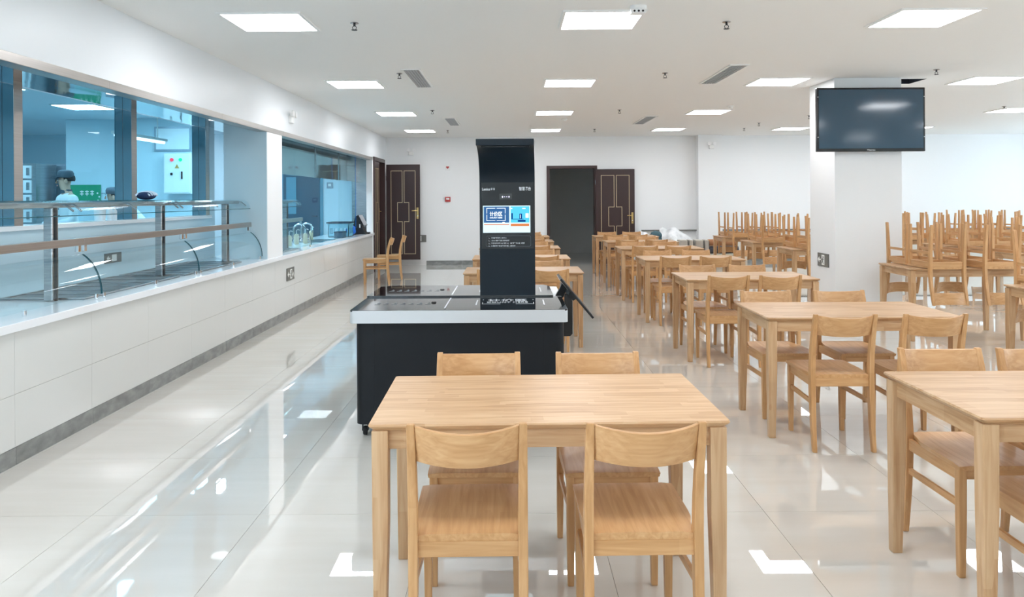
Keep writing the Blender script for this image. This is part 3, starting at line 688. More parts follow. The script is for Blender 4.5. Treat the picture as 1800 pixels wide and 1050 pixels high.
# instruction panel with a rounded outline
o_ = MB(); q0, q1 = rrect(-.184, .13, 1.16, 1.237, .012), rrect(-.181, .127, 1.163, 1.234, .010)
o_.loft([[(x, yf-.001, z) for x, z in q0], [(x, yf-.001, z) for x, z in q1]], cap=False); o_.build('panel_outline', 'print_grey', k)
rnd = random.Random(3)
for r_i, n_g in enumerate((10, 12, 22, 16)):
    z = 1.2165 - r_i*.0195/1.05
    text('list_number', '%d、' % (r_i+1), .0115, 'print_white', k, (-.165, yf-.0012, z))
    g = MB(); gx = -.146
    for i in range(n_g):
        for q in range(4):
            if rnd.random() < .8:
                if q % 2: g.box(gx+.0008, gx+.0088, yf-.0012, yf, z+.001+q*.0023, z+.0024+q*.0023)
                else: x_ = gx+.001+rnd.random()*.006; g.box(x_, x_+.0015, yf-.0012, yf, z, z+.0095)
        gx += .0106
    g.build('instruction_line', 'print_white', k)
# tablet on a side bracket
br = MB().poly([(.335,.56), (.388,.56), (.405,.578), (.405,.80), (.372,.845), (.352,.845), (.352,.73), (.335,.73)], 'y', 5.2, 5.24).build('bracket', 'black_plastic', k)
MB().poly([(.3,.80), (.335,.86), (.35,.90), (.385,.87), (.36,.80), (.325,.765)], 'y', 5.42, 5.46).build('bracket', 'black_plastic', k)
MB().poly([(.372,.83), (.41,.80), (.43,.812), (.39,.87)], 'y', 5.2, 5.46).build('hinge_block', 'black_plastic', k)
tb = MB(); p0, p1 = Vector((.318, .945)), Vector((.536, .682)); dv = (p1-p0).normalized(); nv = Vector((-dv.y, dv.x)); nv = nv if nv.x > 0 else -nv
q = [p0, p1, p1+nv*.016, p0+nv*.016]
tb.poly([tuple(v) for v in q], 'y', 5.16, 5.52); tbo = tb.build('tablet', 'black_plastic', k, bevel=.004)
q = [p0+dv*.02+nv*.0155, p1-dv*.02+nv*.0155, p1-dv*.02+nv*.0175, p0+dv*.02+nv*.0175]
MB().poly([tuple(v) for v in q], 'y', 5.18, 5.5).build('tablet_screen', 'tv_glass', tbo)
q = [p0-nv*.002, p0+dv*.09-nv*.002, p0+dv*.09, p0]
MB().poly([tuple(v) for v in q], 'y', 5.17, 5.51).build('edge_trim', 'aluminium', tbo)

# ------------------------------------------------------------------ goods piled at the far wall
noisy('plastic_wrap', [(.3, (206,210,212)), (.7, (236,238,240))], nscale=9, rough=.2, spec=.6, bump=.8)
mat('teal_cloth', (66,96,106), .8); mat('foam_grey', (190,184,174), .8); mat('foam_gap', (108,106,102), .8); mat('mat_orange', (168,118,82), .8); mat('mat_dark', (66,66,74), .7); mat('cream_box', (214,206,192), .7)
def blob(name, label, cat, m, c, r, amp, seed, n=26, mm=16, flat=.0):
    rn = random.Random(seed); ph = [(rn.uniform(2,7), rn.uniform(2,7), rn.uniform(0,6)) for _ in range(7)]; s = MB().ball((0,0,0), 1, n, mm); v2 = []
    for (x, y, z) in s.v:
        d = 1 + amp*sum(math.sin(a*x+b*z+p_)*math.cos(b*y+p_) for a, b, p_ in ph)/3
        v2.append((c[0]+x*r[0]*d, c[1]+y*r[1]*d, max(.002 if flat else c[2]-r[2], c[2]+z*r[2]*d)))
    s.v = v2; o = s.build(name, m, None, smooth=True); return tag(o, label, cat)
blob('wrapped_bundle', 'large clear plastic wrapped bundle heaped by the far wall', 'bundle', 'plastic_wrap', (3.42, 16.4, .39), (.42, .34, .41), .22, 5, 40, 22, 1)
blob('wrapped_bundle', 'smaller plastic wrapped bundle left of the teal cushion', 'bundle', 'plastic_wrap', (2.78, 16.5, .36), (.19, .22, .40), .2, 8, 30, 18, 1)
blob('cushion', 'dark teal cushion on top of the plastic wrapped heap', 'cushion', 'teal_cloth', (3.0, 16.05, .66), (.13, .12, .13), .15, 11)
for i, (x, w_) in enumerate(((3.4, .15), (3.59, .07), (3.72, .15), (3.91, .07))):
    o = thing('foam_panel', 'pale grey upright foam panel by the far wall, %s from the left' % ORD[i].replace('nearest', 'first'), 'panel', (x+w_/2, 15.7, 0), 0, 'foam panels by the far wall')
    MB().box(x, x+w_, 15.55, 15.85, 0, .62).build('slab', 'foam_grey', o, bevel=.01); MB().box(x+w_, x+w_+.018, 15.57, 15.83, .01, .6).build('edge_strip', 'foam_gap', o)  # darker strip stands in for the dark gap beside each slab
for (nm, lb, m, x, z, r) in (('rolled_mat', 'orange brown rolled mat lying beside the foam panels', 'mat_orange', 4.4, .536, .07), ('rolled_mat', 'dark rolled mat under the orange brown one', 'mat_dark', 4.43, .385, .075)):
    pts = []
    for i in range(60): a = i*.42; rr = r*(.2+.8*i/59); pts.append((math.cos(a)*rr, math.sin(a)*rr))
    s = MB().lathe([(.001,0), (r*.3,0), (r,.0), (r*1.02,.02), (r*1.02,.58), (r,.6), (r*.3,.6), (.001,.6)], (x-.3, 16.1, z), 18, 'x').build(nm, m, None, smooth=True); tag(s, lb, 'mat')
box_o = thing('storage_box', 'cream cardboard box under the rolled mats by the far wall', 'box', (4.45, 16.1, 0))
MB().box(4.05, 4.85, 15.85, 16.35, 0, .3).build('carton', 'cream_box', box_o, bevel=.004); MB().box(4.04, 4.86, 15.84, 16.1, .3, .306).box(4.04, 4.86, 16.1, 16.36, .3, .306).build('flap', 'cream_box', box_o)

# ------------------------------------------------------------------ kitchen shell
KX, KY0, KY1, KZ = -10.6, 1.5, 15.7, .14
mat('kitchen_wall', (198,219,228), .4); mat('kitchen_ceiling', (206,220,228), .6); mat('kitchen_floor', (170,178,182), .25)  # pale blue of the walls carries the cool kitchen light in the colour
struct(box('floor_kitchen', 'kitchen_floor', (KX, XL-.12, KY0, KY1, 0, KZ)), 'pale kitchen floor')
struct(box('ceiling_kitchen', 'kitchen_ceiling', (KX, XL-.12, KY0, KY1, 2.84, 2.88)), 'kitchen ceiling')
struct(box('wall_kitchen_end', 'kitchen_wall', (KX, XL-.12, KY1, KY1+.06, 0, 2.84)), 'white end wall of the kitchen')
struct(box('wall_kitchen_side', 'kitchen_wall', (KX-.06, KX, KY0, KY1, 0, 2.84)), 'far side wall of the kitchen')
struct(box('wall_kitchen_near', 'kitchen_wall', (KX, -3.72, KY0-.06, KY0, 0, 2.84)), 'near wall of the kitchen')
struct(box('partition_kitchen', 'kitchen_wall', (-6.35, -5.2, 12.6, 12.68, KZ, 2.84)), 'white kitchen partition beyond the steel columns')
# half wall with white sill behind the display
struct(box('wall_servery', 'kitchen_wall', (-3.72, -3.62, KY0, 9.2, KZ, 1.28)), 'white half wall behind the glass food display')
s = struct(box('sill', 'quartz', (-3.76, -3.59, KY0, 9.2, 1.28, 1.318), bevel=.008), 'white sill on top of the half wall')
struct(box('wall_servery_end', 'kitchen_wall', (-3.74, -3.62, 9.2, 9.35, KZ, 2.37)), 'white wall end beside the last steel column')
for i, y in enumerate((5.55, 7.27, 9.03)):
    c_ = sempty('steel_column', (-3.66, y, 1.318)); c_['label'] = 'polished steel column on the half wall'
    box('casing', 'mirror_steel', (-3.76, -3.6, y, y+.1, 1.318, 2.37), c_); box('casing_seam', 'dark_metal', (-3.683, -3.68, y-.001, y, 1.318, 2.37), c_)
    box('corner_strip', 'steel_warm', (-3.6, -3.597, y, y+.1, 1.318, 2.37), c_)
for i, (a, b) in enumerate(((3.95, 5.55), (5.65, 7.27), (7.37, 9.03))):
    wdw = sempty('window_%d' % (i+11), (-3.753, a, 1.318)); wdw['label'] = 'blue tinted glass pane between the steel columns'
    box('pane', 'pane_teal', (-3.757, -3.749, a+.002, b-.002, 1.32, 2.368), wdw)
# front hatch panes
struct(box('pier_tint_panel', 'kitchen_wall', (XL-.5, XL-.004, W1[1]-.008, W1[1], CT, 2.37)), 'thin added panel on the pier inside the first hatch, tinted for cool kitchen light')  # panel added to hold the bluish kitchen light in its colour
wdw = sempty('window_7', (-2.9, 11, .82)); wdw['label'] = 'blue tinted glass of the second serving hatch'
for a, b in ((9.47, 11.9), (11.903, 14.4)): box('pane', 'pane_blue', (-2.935, -2.929, a, b, .83, 2.365), wdw)
box('film_edge', mat('film_blue', (40,120,200), .3), (-2.936, -2.928, 14.4, 14.406, .95, 2.365), wdw)
# steel fascia boxes of the second hatch
fs_ = sempty('steel_fascia', (-3.2, 12.5, 1.84)); fs_['label'] = 'mirror steel hanging fascia panels inside the second hatch'
for a, b in ((9.5, 12.3), (12.36, 13.95), (14.01, 15.55)):
    box('fascia_panel', 'mirror_steel', (-3.2, -3.15, a, b, 1.845, 2.37), fs_); box('edge_strip', 'steel', (-3.2, -3.14, b, b+.055, 1.84, 2.37), fs_)
struct(box('steel_lining', 'steel', (-3.25, XL-.12, 15.585, 15.6, CT, 2.37)), 'brushed steel lining at the end of the second hatch')
# downlights in the soffit
for i, y in enumerate((4.45, 6.25, 8.35, 10.3)):
    o = thing('downlight', 'round recessed downlight in the steel soffit, %s from the left' % ['first', 'second', 'third', 'fourth'][i], 'light', (-3.2, y, 2.37), 0, 'soffit downlights')
    MB().lathe([(.001,0), (.085,0), (.09,-.006), (.001,-.008)], (-3.2, y, 2.37), 22).build('lens', emitter('downlight_%d' % i, (225,232,236), 1.6) if i == 0 else 'downlight_0', o)
# kitchen ceiling lights; last two added unseen to brighten columns and end wall
kl = [(-6.1, 8.9, 'nearest left'), (-6.1, 10.95, 'above the first cook'), (-4.6, 6.2, 'over the near kitchen aisle'), (-4.6, 11.6, 'beyond the hanging tube lamp'), (-8.4, 7.0, 'in the left kitchen corner'), (-8.4, 11.2, 'over the refrigerator'), (-4.4, 13.8, 'by the blue door'), (-6.6, 14.2, 'beyond the kitchen partition'), (-4.6, 3.2, 'added out of view at the near end of the kitchen'), (-4.1, 12.2, 'added out of view above the sink of the second hatch')]
for x, y, lab in kl:
    o = thing('kitchen_light', 'white flat panel light on the kitchen ceiling, %s' % lab, 'light', (x, y, 2.84), 0, 'kitchen panel lights')
    MB().box(-.31, .31, -.31, .31, -.012, 0).build('frame', 'white_plastic', o, local=True); MB().box(-.285, .285, -.285, .285, -.016, -.0121).build('diffuser', 'kitchen_light', o, local=True)
# hanging tube lamp
o = thing('hanging_lamp', 'white linear tube lamp hanging on two rods in the kitchen', 'lamp', (-4.5, 9.33, 2.26))
MB().box(-4.54, -4.46, 8.7, 9.96, 2.255, 2.29).build('housing', 'white_plastic', o, bevel=.006); MB().tube([(-4.5, 8.72, 2.24), (-4.5, 9.94, 2.24)], .016, 10).build('tube', emitter('tube_light', (235,246,255), 4.), o)
for y in (8.9, 9.76): MB().tube([(-4.5, y, 2.29), (-4.5, y, 2.84)], .008, 6).build('rod', 'white_plastic', o)

# ------------------------------------------------------------------ sneeze guards (food display)
def guard(label, y0, y1, seams, posts, cat='food display'):
    o = thing('food_display', label, cat, (-3.1, (y0+y1)/2, CT))
    cuts = [y0] + seams + [y1]
    fp = [(-2.885, .845)] + arc(-3.135, .845, .25, .315, 8, 62, 8); inner = [(x-.007, z-.003) for x, z in fp]
    for a, b in zip(cuts, cuts[1:]):
        MB().poly(fp + inner[::-1], 'y', a+.003, b-.003).build('front_glass', 'guard_glass', o, smooth=True)
        for yy in (a+.003, b-.004): MB().poly([(x+.0008, z+.0008) for x, z in fp] + [(x-.001, z) for x, z in inner[::-1]], 'y', yy, yy+.0012).build('glass_edge', 'glass_edge', o)
        tp = [(-3.5, 1.498), (-3.12, 1.498)] + arc(-3.12, 1.40, .095, .098, 88, 8, 6)[1:]; ti = [(x-.004, z-.008) for x, z in tp]
        MB().poly(tp + ti[::-1], 'y', a+.002, b-.002).build('top_glass', 'guard_glass', o, smooth=True)
        MB().box(-3.034, -3.022, a+.003, b-.003, 1.392, 1.398).build('glass_edge', 'glass_edge', o); MB().box(-3.506, -3.498, a+.003, b-.003, 1.486, 1.5).build('glass_edge', 'glass_edge', o)
        br_ = MB().box(-3.05, -3.01, a+.001, b-.001, 1.185, 1.237).build('bar', 'steel_warm', o, bevel=.003)
        n = max(1, int((b-a)/.8))
        for i in range(n+1):
            y = a+.05+(b-a-.1)*i/n; MB().lathe([(.001,0), (.012,0), (.012,.035), (.001,.035)], (-2.9, y, CT+.004), 10).build('foot_stud', 'chrome', o, smooth=True)
            MB().tube([(-3.2, y, 1.478), (-3.11, y+.0, 1.47), (-3.055, y, 1.425)], .008, 8).build('shelf_bracket', 'steel', o, smooth=True)
        MB().box(-3.045, -3.02, a+.02, a+.055, 1.14, 1.187).build('clamp', 'chrome', o, bevel=.003); MB().box(-3.045, -3.02, b-.055, b-.02, 1.14, 1.187).build('clamp', 'chrome', o, bevel=.003)
    box('top_beam', 'steel', (-3.2, -3.15, y0+.01, y1-.01, 1.45, 1.489), o, bevel=.003)
    for y in posts:
        p_ = MB().box(-3.2, -3.14, y, y+.075, CT+.001, 1.45).build('post', 'steel', o, bevel=.006)
        MB().box(-3.14, -3.132, y+.028, y+.05, CT+.001, 1.45).build('post_groove', 'dark_metal', p_); MB().box(-3.15, -3.02, y+.02, y+.05, 1.195, 1.225).build('post_arm', 'steel', p_)
    return o
guard('curved glass food display with steel bar and top shelf in the first hatch', 2.6, 8.87, [3.72, 5.4, 7.08], [3.6, 5.24, 6.88, 8.45])
guard('shorter curved glass food display in the second hatch', 9.49, 11.05, [], [9.6, 10.7])
# heated wells in the worktop
mat('well_dark', (128,138,144), .3, .8)
def well(y0, y1, lab):
    o = thing('food_well', lab, 'food well', (-3.28, (y0+y1)/2, CT), 0, 'steel food wells'); x0, x1 = -3.57, -2.97
    MB().box(x0, x1, y0, y1, CT+.0005, CT+.006).build('well_plate', 'well_dark', o)
    f = MB(); r_ = .025
    f.box(x0, x1, y0, y0+r_, CT+.006, CT+.014).box(x0, x1, y1-r_, y1, CT+.006, CT+.014).box(x0, x0+r_, y0+r_, y1-r_, CT+.006, CT+.014).box(x1-r_, x1, y0+r_, y1-r_, CT+.006, CT+.014); f.build('rim', 'steel', o)
    n = 6
    for i in range(1, n): yy = y0+(y1-y0)*i/n; MB().box(x0+r_, x1-r_, yy-.008, yy+.008, CT+.006, CT+.012).build('divider', 'steel', o)
well(5.33, 6.86, 'steel food well behind the middle display glass'); well(6.97, 8.43, 'steel food well behind the rightmost display glass'); well(9.69, 10.68, 'steel food well in the second hatch')
o = thing('exit_sign', 'grey exit sign seen through the food display glass', 'exit sign', (-3.62, 6.95, .98), R(90), 'low exit signs')
MB().box(-.14, .14, -.012, 0, -.045, .045).build('plate', 'sign_grey', o, local=True); MB().box(-.03, .05, -.014, -.0115, -.03, .03).build('door_symbol', 'sign_white', o, local=True); MB().poly([(-.06,.006),(-.09,.006),(-.09,.022),(-.12,0),(-.09,-.022),(-.09,-.006),(-.06,-.006)], 'y', -.014, -.0115).build('arrow', 'sign_white', o, local=True)

# ------------------------------------------------------------------ things on the sill, shelf and worktop
mat('jar_white', (226,232,236), .3); mat('utensil_dark', (60,70,84), .5); mat('navy_cloth', (28,48,84), .9); mat('white_cloth', (210,220,232), .9)
o = thing('utensil_jar', 'white jar of kitchen utensils on the half wall sill', 'jar', (-3.66, 6.82, 1.318))
MB().lathe([(.001,0), (.044,0), (.05,.12), (.046,.12), (.04,.008), (.001,.008)], (-3.66, 6.82, 1.318), 18).build('jar', 'jar_white', o, smooth=True)
for i, (dx, dy, h_) in enumerate(((.02,.01,.12), (-.02,.015,.1), (0,-.02,.13), (.015,-.012,.09))):
    u = MB().tube([(-3.66+dx*.5, 6.82+dy*.5, 1.33), (-3.66+dx*1.6, 6.82+dy*1.6, 1.42+h_*.3)], .005, 6).build('utensil', 'utensil_dark', o, smooth=True)
    MB().ball((-3.66+dx*1.8, 6.82+dy*1.8, 1.43+h_*.35), (.014,.008,.022), 10, 6).build('bowl', 'utensil_dark' if i % 2 else 'chrome', u, smooth=True)
for i, (y, h_) in enumerate(((6.98, .13), (7.06, .12))):
    o = thing('condiment_bottle', 'white condiment bottle on the half wall sill, %s one beside the utensil jar' % ('left', 'right')[i], 'bottle', (-3.66, y, 1.318), 0, 'bottles on the sill')
    MB().lathe([(.001,0), (.026,0), (.026,h_*.7), (.012,h_*.85), (.001,h_*.85)], (-3.66, y, 1.318), 14).build('body', 'jar_white', o, smooth=True); MB().lathe([(.001,h_*.85), (.013,h_*.85), (.012,h_), (.001,h_)], (-3.66, y, 1.318), 12).build('cap', 'utensil_dark', o, smooth=True)
o = thing('striped_cloth', 'navy and white striped cloth bundle on top of the glass shelf', 'cloth', (-3.2, 6.72, 1.499))
cb = MB().ball((-3.2, 6.72, 1.538), (.08,.085,.037), 22, 10).build('bundle', 'navy_cloth', o, smooth=True)
for i in range(7):
    a = i/6-.5; pts = [(-3.2+.083*math.cos(R(t))*(1-.5*a*a*2), 6.72+a*.14+.02*math.sin(R(t)), 1.538+.0375*math.sin(R(t))*math.sqrt(max(.05, 1-(a*1.8)**2))) for t in range(10, 171, 20)]
    MB().tube(pts, .0075, 6).build('stripe', 'white_cloth', o, smooth=True)
# faucets, bottles, crate, box, till
def faucet(y, x, lab):
    o = thing('faucet', lab, 'faucet', (x, y, CT), 0, 'chrome faucets')
    MB().lathe([(.001,0), (.03,0), (.03,.01), (.016,.02), (.016,.05), (.001,.05)], (x, y, CT), 16).build('base', 'chrome', o, smooth=True)
    MB().tube([(x, y, CT+.04), (x, y, CT+.2)] + [(x+.09-.09*math.cos(R(t)), y, CT+.2+.09*math.sin(R(t))) for t in range(15, 181, 15)] + [(x+.18, y, CT+.16)], .015, 10).build('spout', 'chrome', o, smooth=True)
    MB().lathe([(.001,0), (.018,0), (.018,-.03), (.001,-.03)], (x+.18, y, CT+.165), 12).build('nozzle', 'chrome', o, smooth=True); MB().tube([(x, y-.01, CT+.045), (x-.02, y-.06, CT+.07)], .008, 8).build('lever', 'chrome', o, smooth=True)
faucet(12.3, -3.5, 'nearer tall arched chrome faucet in the second hatch'); faucet(12.75, -3.5, 'farther tall arched chrome faucet in the second hatch')
o = thing('sink', 'steel sink set in the worktop below the faucets', 'sink', (-3.15, 12.5, CT)); f = MB(); 
f.box(-3.45, -2.98, 12.05, 12.09, CT, CT+.012).box(-3.45, -2.98, 12.96, 13.0, CT, CT+.012).box(-3.45, -3.41, 12.09, 12.96, CT, CT+.012).box(-3.02, -2.98, 12.09, 12.96, CT, CT+.012); f.build('rim', 'chrome', o, bevel=.004)
MB().box(-3.41, -3.02, 12.09, 12.96, CT, CT+.003).build('basin', 'well_dark', o)
mat('soap', (212,196,166), .4)
for i, (y, x) in enumerate(((11.3, -3.28), (11.75, -3.3), (11.95, -3.22), (12.9, -3.38))):
    o = thing('soap_bottle', 'beige pump bottle on the worktop, %s from the left in the second hatch' % ['first', 'second', 'third', 'fourth'][i], 'bottle', (x, y, CT), 0, 'pump bottles')
    MB().lathe([(.001,0), (.034,0), (.036,.12), (.03,.15), (.012,.16), (.001,.16)], (x, y, CT), 16).build('body', 'soap', o, smooth=True)
    MB().tube([(x, y, CT+.15), (x, y, CT+.21), (x+.02, y, CT+.225), (x+.05, y, CT+.215)], .006, 8).build('pump', 'white_plastic', o, smooth=True)
mat('crate_blue', (150,190,205), .4)
o = thing('crate', 'pale blue slotted plastic crate on the worktop by the till', 'crate', (-3.12, 14.1, CT)); x0, x1, y0, y1, z0, z1 = -3.33, -2.96, 13.9, 14.3, CT+.001, CT+.24
f = MB().box(x0, x1, y0, y1, z0, z0+.01)
for (a, b, c, d) in ((x0, x1, y0, y0+.012), (x0, x1, y1-.012, y1), (x0, x0+.012, y0, y1), (x1-.012, x1, y0, y1)): f.box(a, b, c, d, z0, z0+.06).box(a, b, c, d, z1-.08, z1)
for i in range(5):
    x = x0+(x1-x0-.03)*i/4
    for yy in (y0, y1-.012): f.box(x, x+.03, yy, yy+.012, z0+.06, z1-.08)
    y = y0+(y1-y0-.03)*i/4
    for xx in (x0, x1-.012): f.box(xx, xx+.012, y, y+.03, z0+.06, z1-.08)
f.build('basket', 'crate_blue', o); f = MB().box(x0-.012, x1+.012, y0-.012, y1+.012, z1-.02, z1); f.build('rim', 'crate_blue', o)
o = thing('serving_tray', 'dark serving tray lying on the pale blue crate', 'tray', (-3.12, 14.1, CT+.245)); MB().box(-3.36, -2.94, 13.88, 14.32, CT+.245, CT+.252).build('base', 'utensil_dark', o); 
f = MB()
for (a, b, c, d) in ((-3.36, -2.94, 13.88, 13.89), (-3.36, -2.94, 14.31, 14.32), (-3.36, -3.35, 13.89, 14.31), (-2.95, -2.94, 13.89, 14.31)): f.box(a, b, c, d, CT+.252, CT+.27)
f.build('rim', 'utensil_dark', o)
mat('grey_box', (80,96,110), .5)
o = thing('card_box', 'dark grey lidded box in front of the pale blue crate', 'box', (-3.0, 13.6, CT)); MB().box(-3.12, -2.97, 13.45, 13.75, CT+.001, CT+.09).build('carton', 'grey_box', o, bevel=.004); MB().box(-3.125, -2.965, 13.445, 13.755, CT+.09, CT+.115).build('lid', 'utensil_dark', o, bevel=.004)
# till
o = thing('till', 'black point of sale till with tilted screen at the end of the worktop', 'till', (-2.93, 14.95, CT))
MB().poly([(-3.12, CT+.001), (-2.82, CT+.001), (-2.85, CT+.03), (-2.93, CT+.2), (-2.99, CT+.36), (-3.03, CT+.36), (-3.08, CT+.16), (-3.12, CT+.08)], 'y', 14.85, 15.1).build('stand', 'black_plastic', o, bevel=.006)
q = [(-2.975, CT+.37), (-2.87, CT+.16), (-2.85, CT+.17), (-2.955, CT+.38)]
s_ = MB().poly(q, 'y', 14.75, 15.15).build('display', 'black_plastic', o); MB().poly([(-2.953, CT+.37), (-2.852, CT+.178), (-2.849, CT+.179), (-2.95, CT+.372)], 'y', 14.77, 15.13).build('display_screen', 'grey_grille', s_)
MB().lathe([(.001,0), (.06,0), (.055,.04), (.03,.07), (.001,.08)], (-3.06, 14.75, CT+.001), 16).build('receipt_dome', 'black_plastic', o, smooth=True)
MB().box(-2.955, -2.935, 14.845, 14.853, CT+.13, CT+.2).build('white_tag', 'sign_white', o)
o = thing('card_reader', 'small black and white card reader on the worktop edge by the till', 'card reader', (-2.83, 15.2, CT)); MB().box(-2.88, -2.81, 15.12, 15.24, CT+.001, CT+.03).build('body', 'black_plastic', o, bevel=.006); MB().tube([(-2.84, 15.15, CT+.03), (-2.78, 15.18, CT+.05), (-2.765, 15.2, CT-.02)], .006, 6).build('lead', 'white_plastic', o, smooth=True)
# blue film hanging at the till
mat('blue_bag', (20,110,215), .4); b_ = blob('plastic_bag', 'bright blue plastic bag beside the till', 'bag', 'blue_bag', (-3.06, 14.55, CT+.10), (.09, .07, .10), .2, 4); 

# ------------------------------------------------------------------ back of the kitchen
mat('door_blue', (26,80,102), .4); mat('door_blue_light', (84,146,168), .35); mat('fridge_grey', (140,156,170), .3, .3); mat('poster_green', (30,150,110), .5); mat('white_enamel', (226,232,236), .3)
d = sempty('door_6', (-4.3, KY1, KZ)); d['label'] = 'blue kitchen door in the end wall'
MB().box(-4.72, -3.86, KY1-.03, KY1, KZ, 2.12).build('frame', 'door_blue_light', d); lf = MB().box(-4.66, -3.92, KY1-.045, KY1-.03, KZ, 2.06).build('leaf', 'door_blue', d)
MB().box(-4.6, -4.4, KY1-.05, KY1-.045, 1.2, 1.95).build('vision_pane', 'door_blue_light', lf); MB().tube([(-3.98, KY1-.045, 1.15), (-3.98, KY1-.09, 1.15), (-4.07, KY1-.09, 1.15)], .01, 8).build('handle', 'utensil_dark', lf)
for i in range(6): MB().box(-4.62+i*.11, -4.55+i*.11, KY1-.034, KY1-.03, 2.07, 2.11).build('vent_slot', 'white_enamel', d)
o = thing('switch_plate', 'grey wall box on the kitchen end wall right of the blue door', 'wall box', (-3.72, KY1, 1.78)); MB().box(-.06, .06, -.03, 0, -.06, .06).build('body', 'fridge_grey', o, bevel=.004, local=True); MB().box(-.03, .03, -.035, -.029, -.02, .03).build('rocker', 'white_plastic', o, local=True)
o = thing('switch_cabinet', 'white electrical cabinet with red and green lamps and a warning triangle', 'electrical cabinet', (-5.75, 12.6, 1.9))
cx, cy, cz = -5.42, 12.6, 2.1
MB().box(cx-.22, cx+.22, cy-.16, cy, cz-.5, cz+.15).build('case', 'white_enamel', o, bevel=.006)
dr = MB().box(cx-.2, cx+.2, cy-.168, cy-.16, cz-.48, cz+.13).build('door', 'white_enamel', o, bevel=.002)
MB().ball((cx-.08, cy-.18, cz+.05), .028, 12, 8).build('red_lamp', emitter('lamp_red', (240,60,90), 1.5), dr, smooth=True); MB().ball((cx+.06, cy-.18, cz+.05), .028, 12, 8).build('green_lamp', emitter('lamp_green', (30,220,150), 1.5), dr, smooth=True)
MB().poly([(cx-.04, cz-.09), (cx+.04, cz-.09), (cx, cz-.02)], 'y', cy-.171, cy-.168).build('warning_triangle', mat('warn_yellow', (190,150,60), .5), dr); MB().poly([(cx-.004, cz-.08), (cx+.006, cz-.062), (cx, cz-.06), (cx+.004, cz-.042), (cx-.006, cz-.06), (cx, cz-.062)], 'y', cy-.173, cy-.171).build('bolt_symbol', 'black_plastic', dr)
MB().box(cx-.1, cx-.07, cy-.19, cy-.168, cz-.2, cz-.16).build('knob', 'black_plastic', dr); MB().box(cx+.07, cx+.09, cy-.185, cy-.168, cz-.26, cz-.14).build('handle', 'black_plastic', dr)
o = thing('notice_board', 'pale framed notice board on the kitchen partition above the switch cabinet', 'notice board', (-5.7, 12.58, 2.5)); MB().box(-5.85, -5.25, 12.57, 12.6, 2.3, 2.7).build('frame', 'fridge_grey', o); MB().box(-5.82, -5.28, 12.566, 12.57, 2.33, 2.67).build('sheet', 'white_enamel', o)
o = thing('refrigerator', 'tall grey kitchen refrigerator behind the first cook', 'refrigerator', (-7.7, 13.0, KZ))
MB().box(-8.0, -7.4, 13.0, 13.6, KZ+.06, 2.12).build('body', 'fridge_grey', o, bevel=.01)
for a, b in ((KZ+.1, 1.1), (1.12, 2.1)):
    q_ = MB().box(-7.99, -7.41, 12.97, 13.0, a, b).build('door', 'fridge_grey', o, bevel=.006); MB().box(-7.48, -7.46, 12.94, 12.97, a+.3, a+.6).build('handle', 'steel', q_)
for x in (-7.95, -7.5): MB().box(x, x+.05, 13.05, 13.1, KZ, KZ+.06).build('foot', 'black_plastic', o)
o = thing('steam_cabinet', 'white slatted steam cabinet left of the refrigerator', 'steam cabinet', (-7.9, 12.3, KZ))
MB().box(-8.3, -7.65, 12.35, 12.9, KZ, 2.1).build('body', 'steel', o)
for i in range(7): q_ = MB().box(-8.25, -7.72, 12.32, 12.35, .45+i*.235, .655+i*.235).build('drawer', 'white_enamel', o, bevel=.004); MB().box(-7.78, -7.74, 12.3, 12.32, .5+i*.235, .62+i*.235).build('handle', 'steel', q_)
o = thing('green_poster', 'green poster with white marks on the wall behind the first cook', 'poster', (-7.2, 13.4, 1.65))
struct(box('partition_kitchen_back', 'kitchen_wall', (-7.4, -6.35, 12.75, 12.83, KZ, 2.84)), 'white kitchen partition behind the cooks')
MB().box(-7.4, -6.82, 12.73, 12.75, 1.42, 1.76).build('sheet', 'poster_green', o)
g = MB()
for i in range(3):
    x = -7.16+i*.085; g.box(x, x+.06, 12.7285, 12.73, 1.6, 1.615).box(x, x+.06, 12.7285, 12.73, 1.64, 1.655).box(x+.024, x+.038, 12.7285, 12.73, 1.58, 1.665)
g.build('lettering', 'sign_white', o)
for x, z in ((-6.86, 1.5), (-6.84, 1.56), (-6.87, 1.62), (-6.9, 1.46)): MB().lathe([(.001,0), (.014,0), (.014,.001), (.001,.001)], (x, 12.7285, z), 10, 'y').build('dot', 'sign_white', o)
# work tables behind the half wall
for i, (x, y) in enumerate(((-4.6, 7.0),)):
    o = thing('prep_table', 'steel preparation table behind the half wall', 'table', (x, y, KZ))
    MB().box(x-.35, x+.35, y-.8, y+.8, .9, .94).build('top', 'steel', o, bevel=.004); MB().box(x-.32, x+.32, y-.77, y+.77, .4, .42).build('shelf', 'steel', o)
    for sx in (-1, 1):
        for sy in (-1, 1): MB().tube([(x+sx*.31, y+sy*.75, KZ), (x+sx*.31, y+sy*.75, .9)], .02, 8).build('leg', 'steel', o, smooth=True)

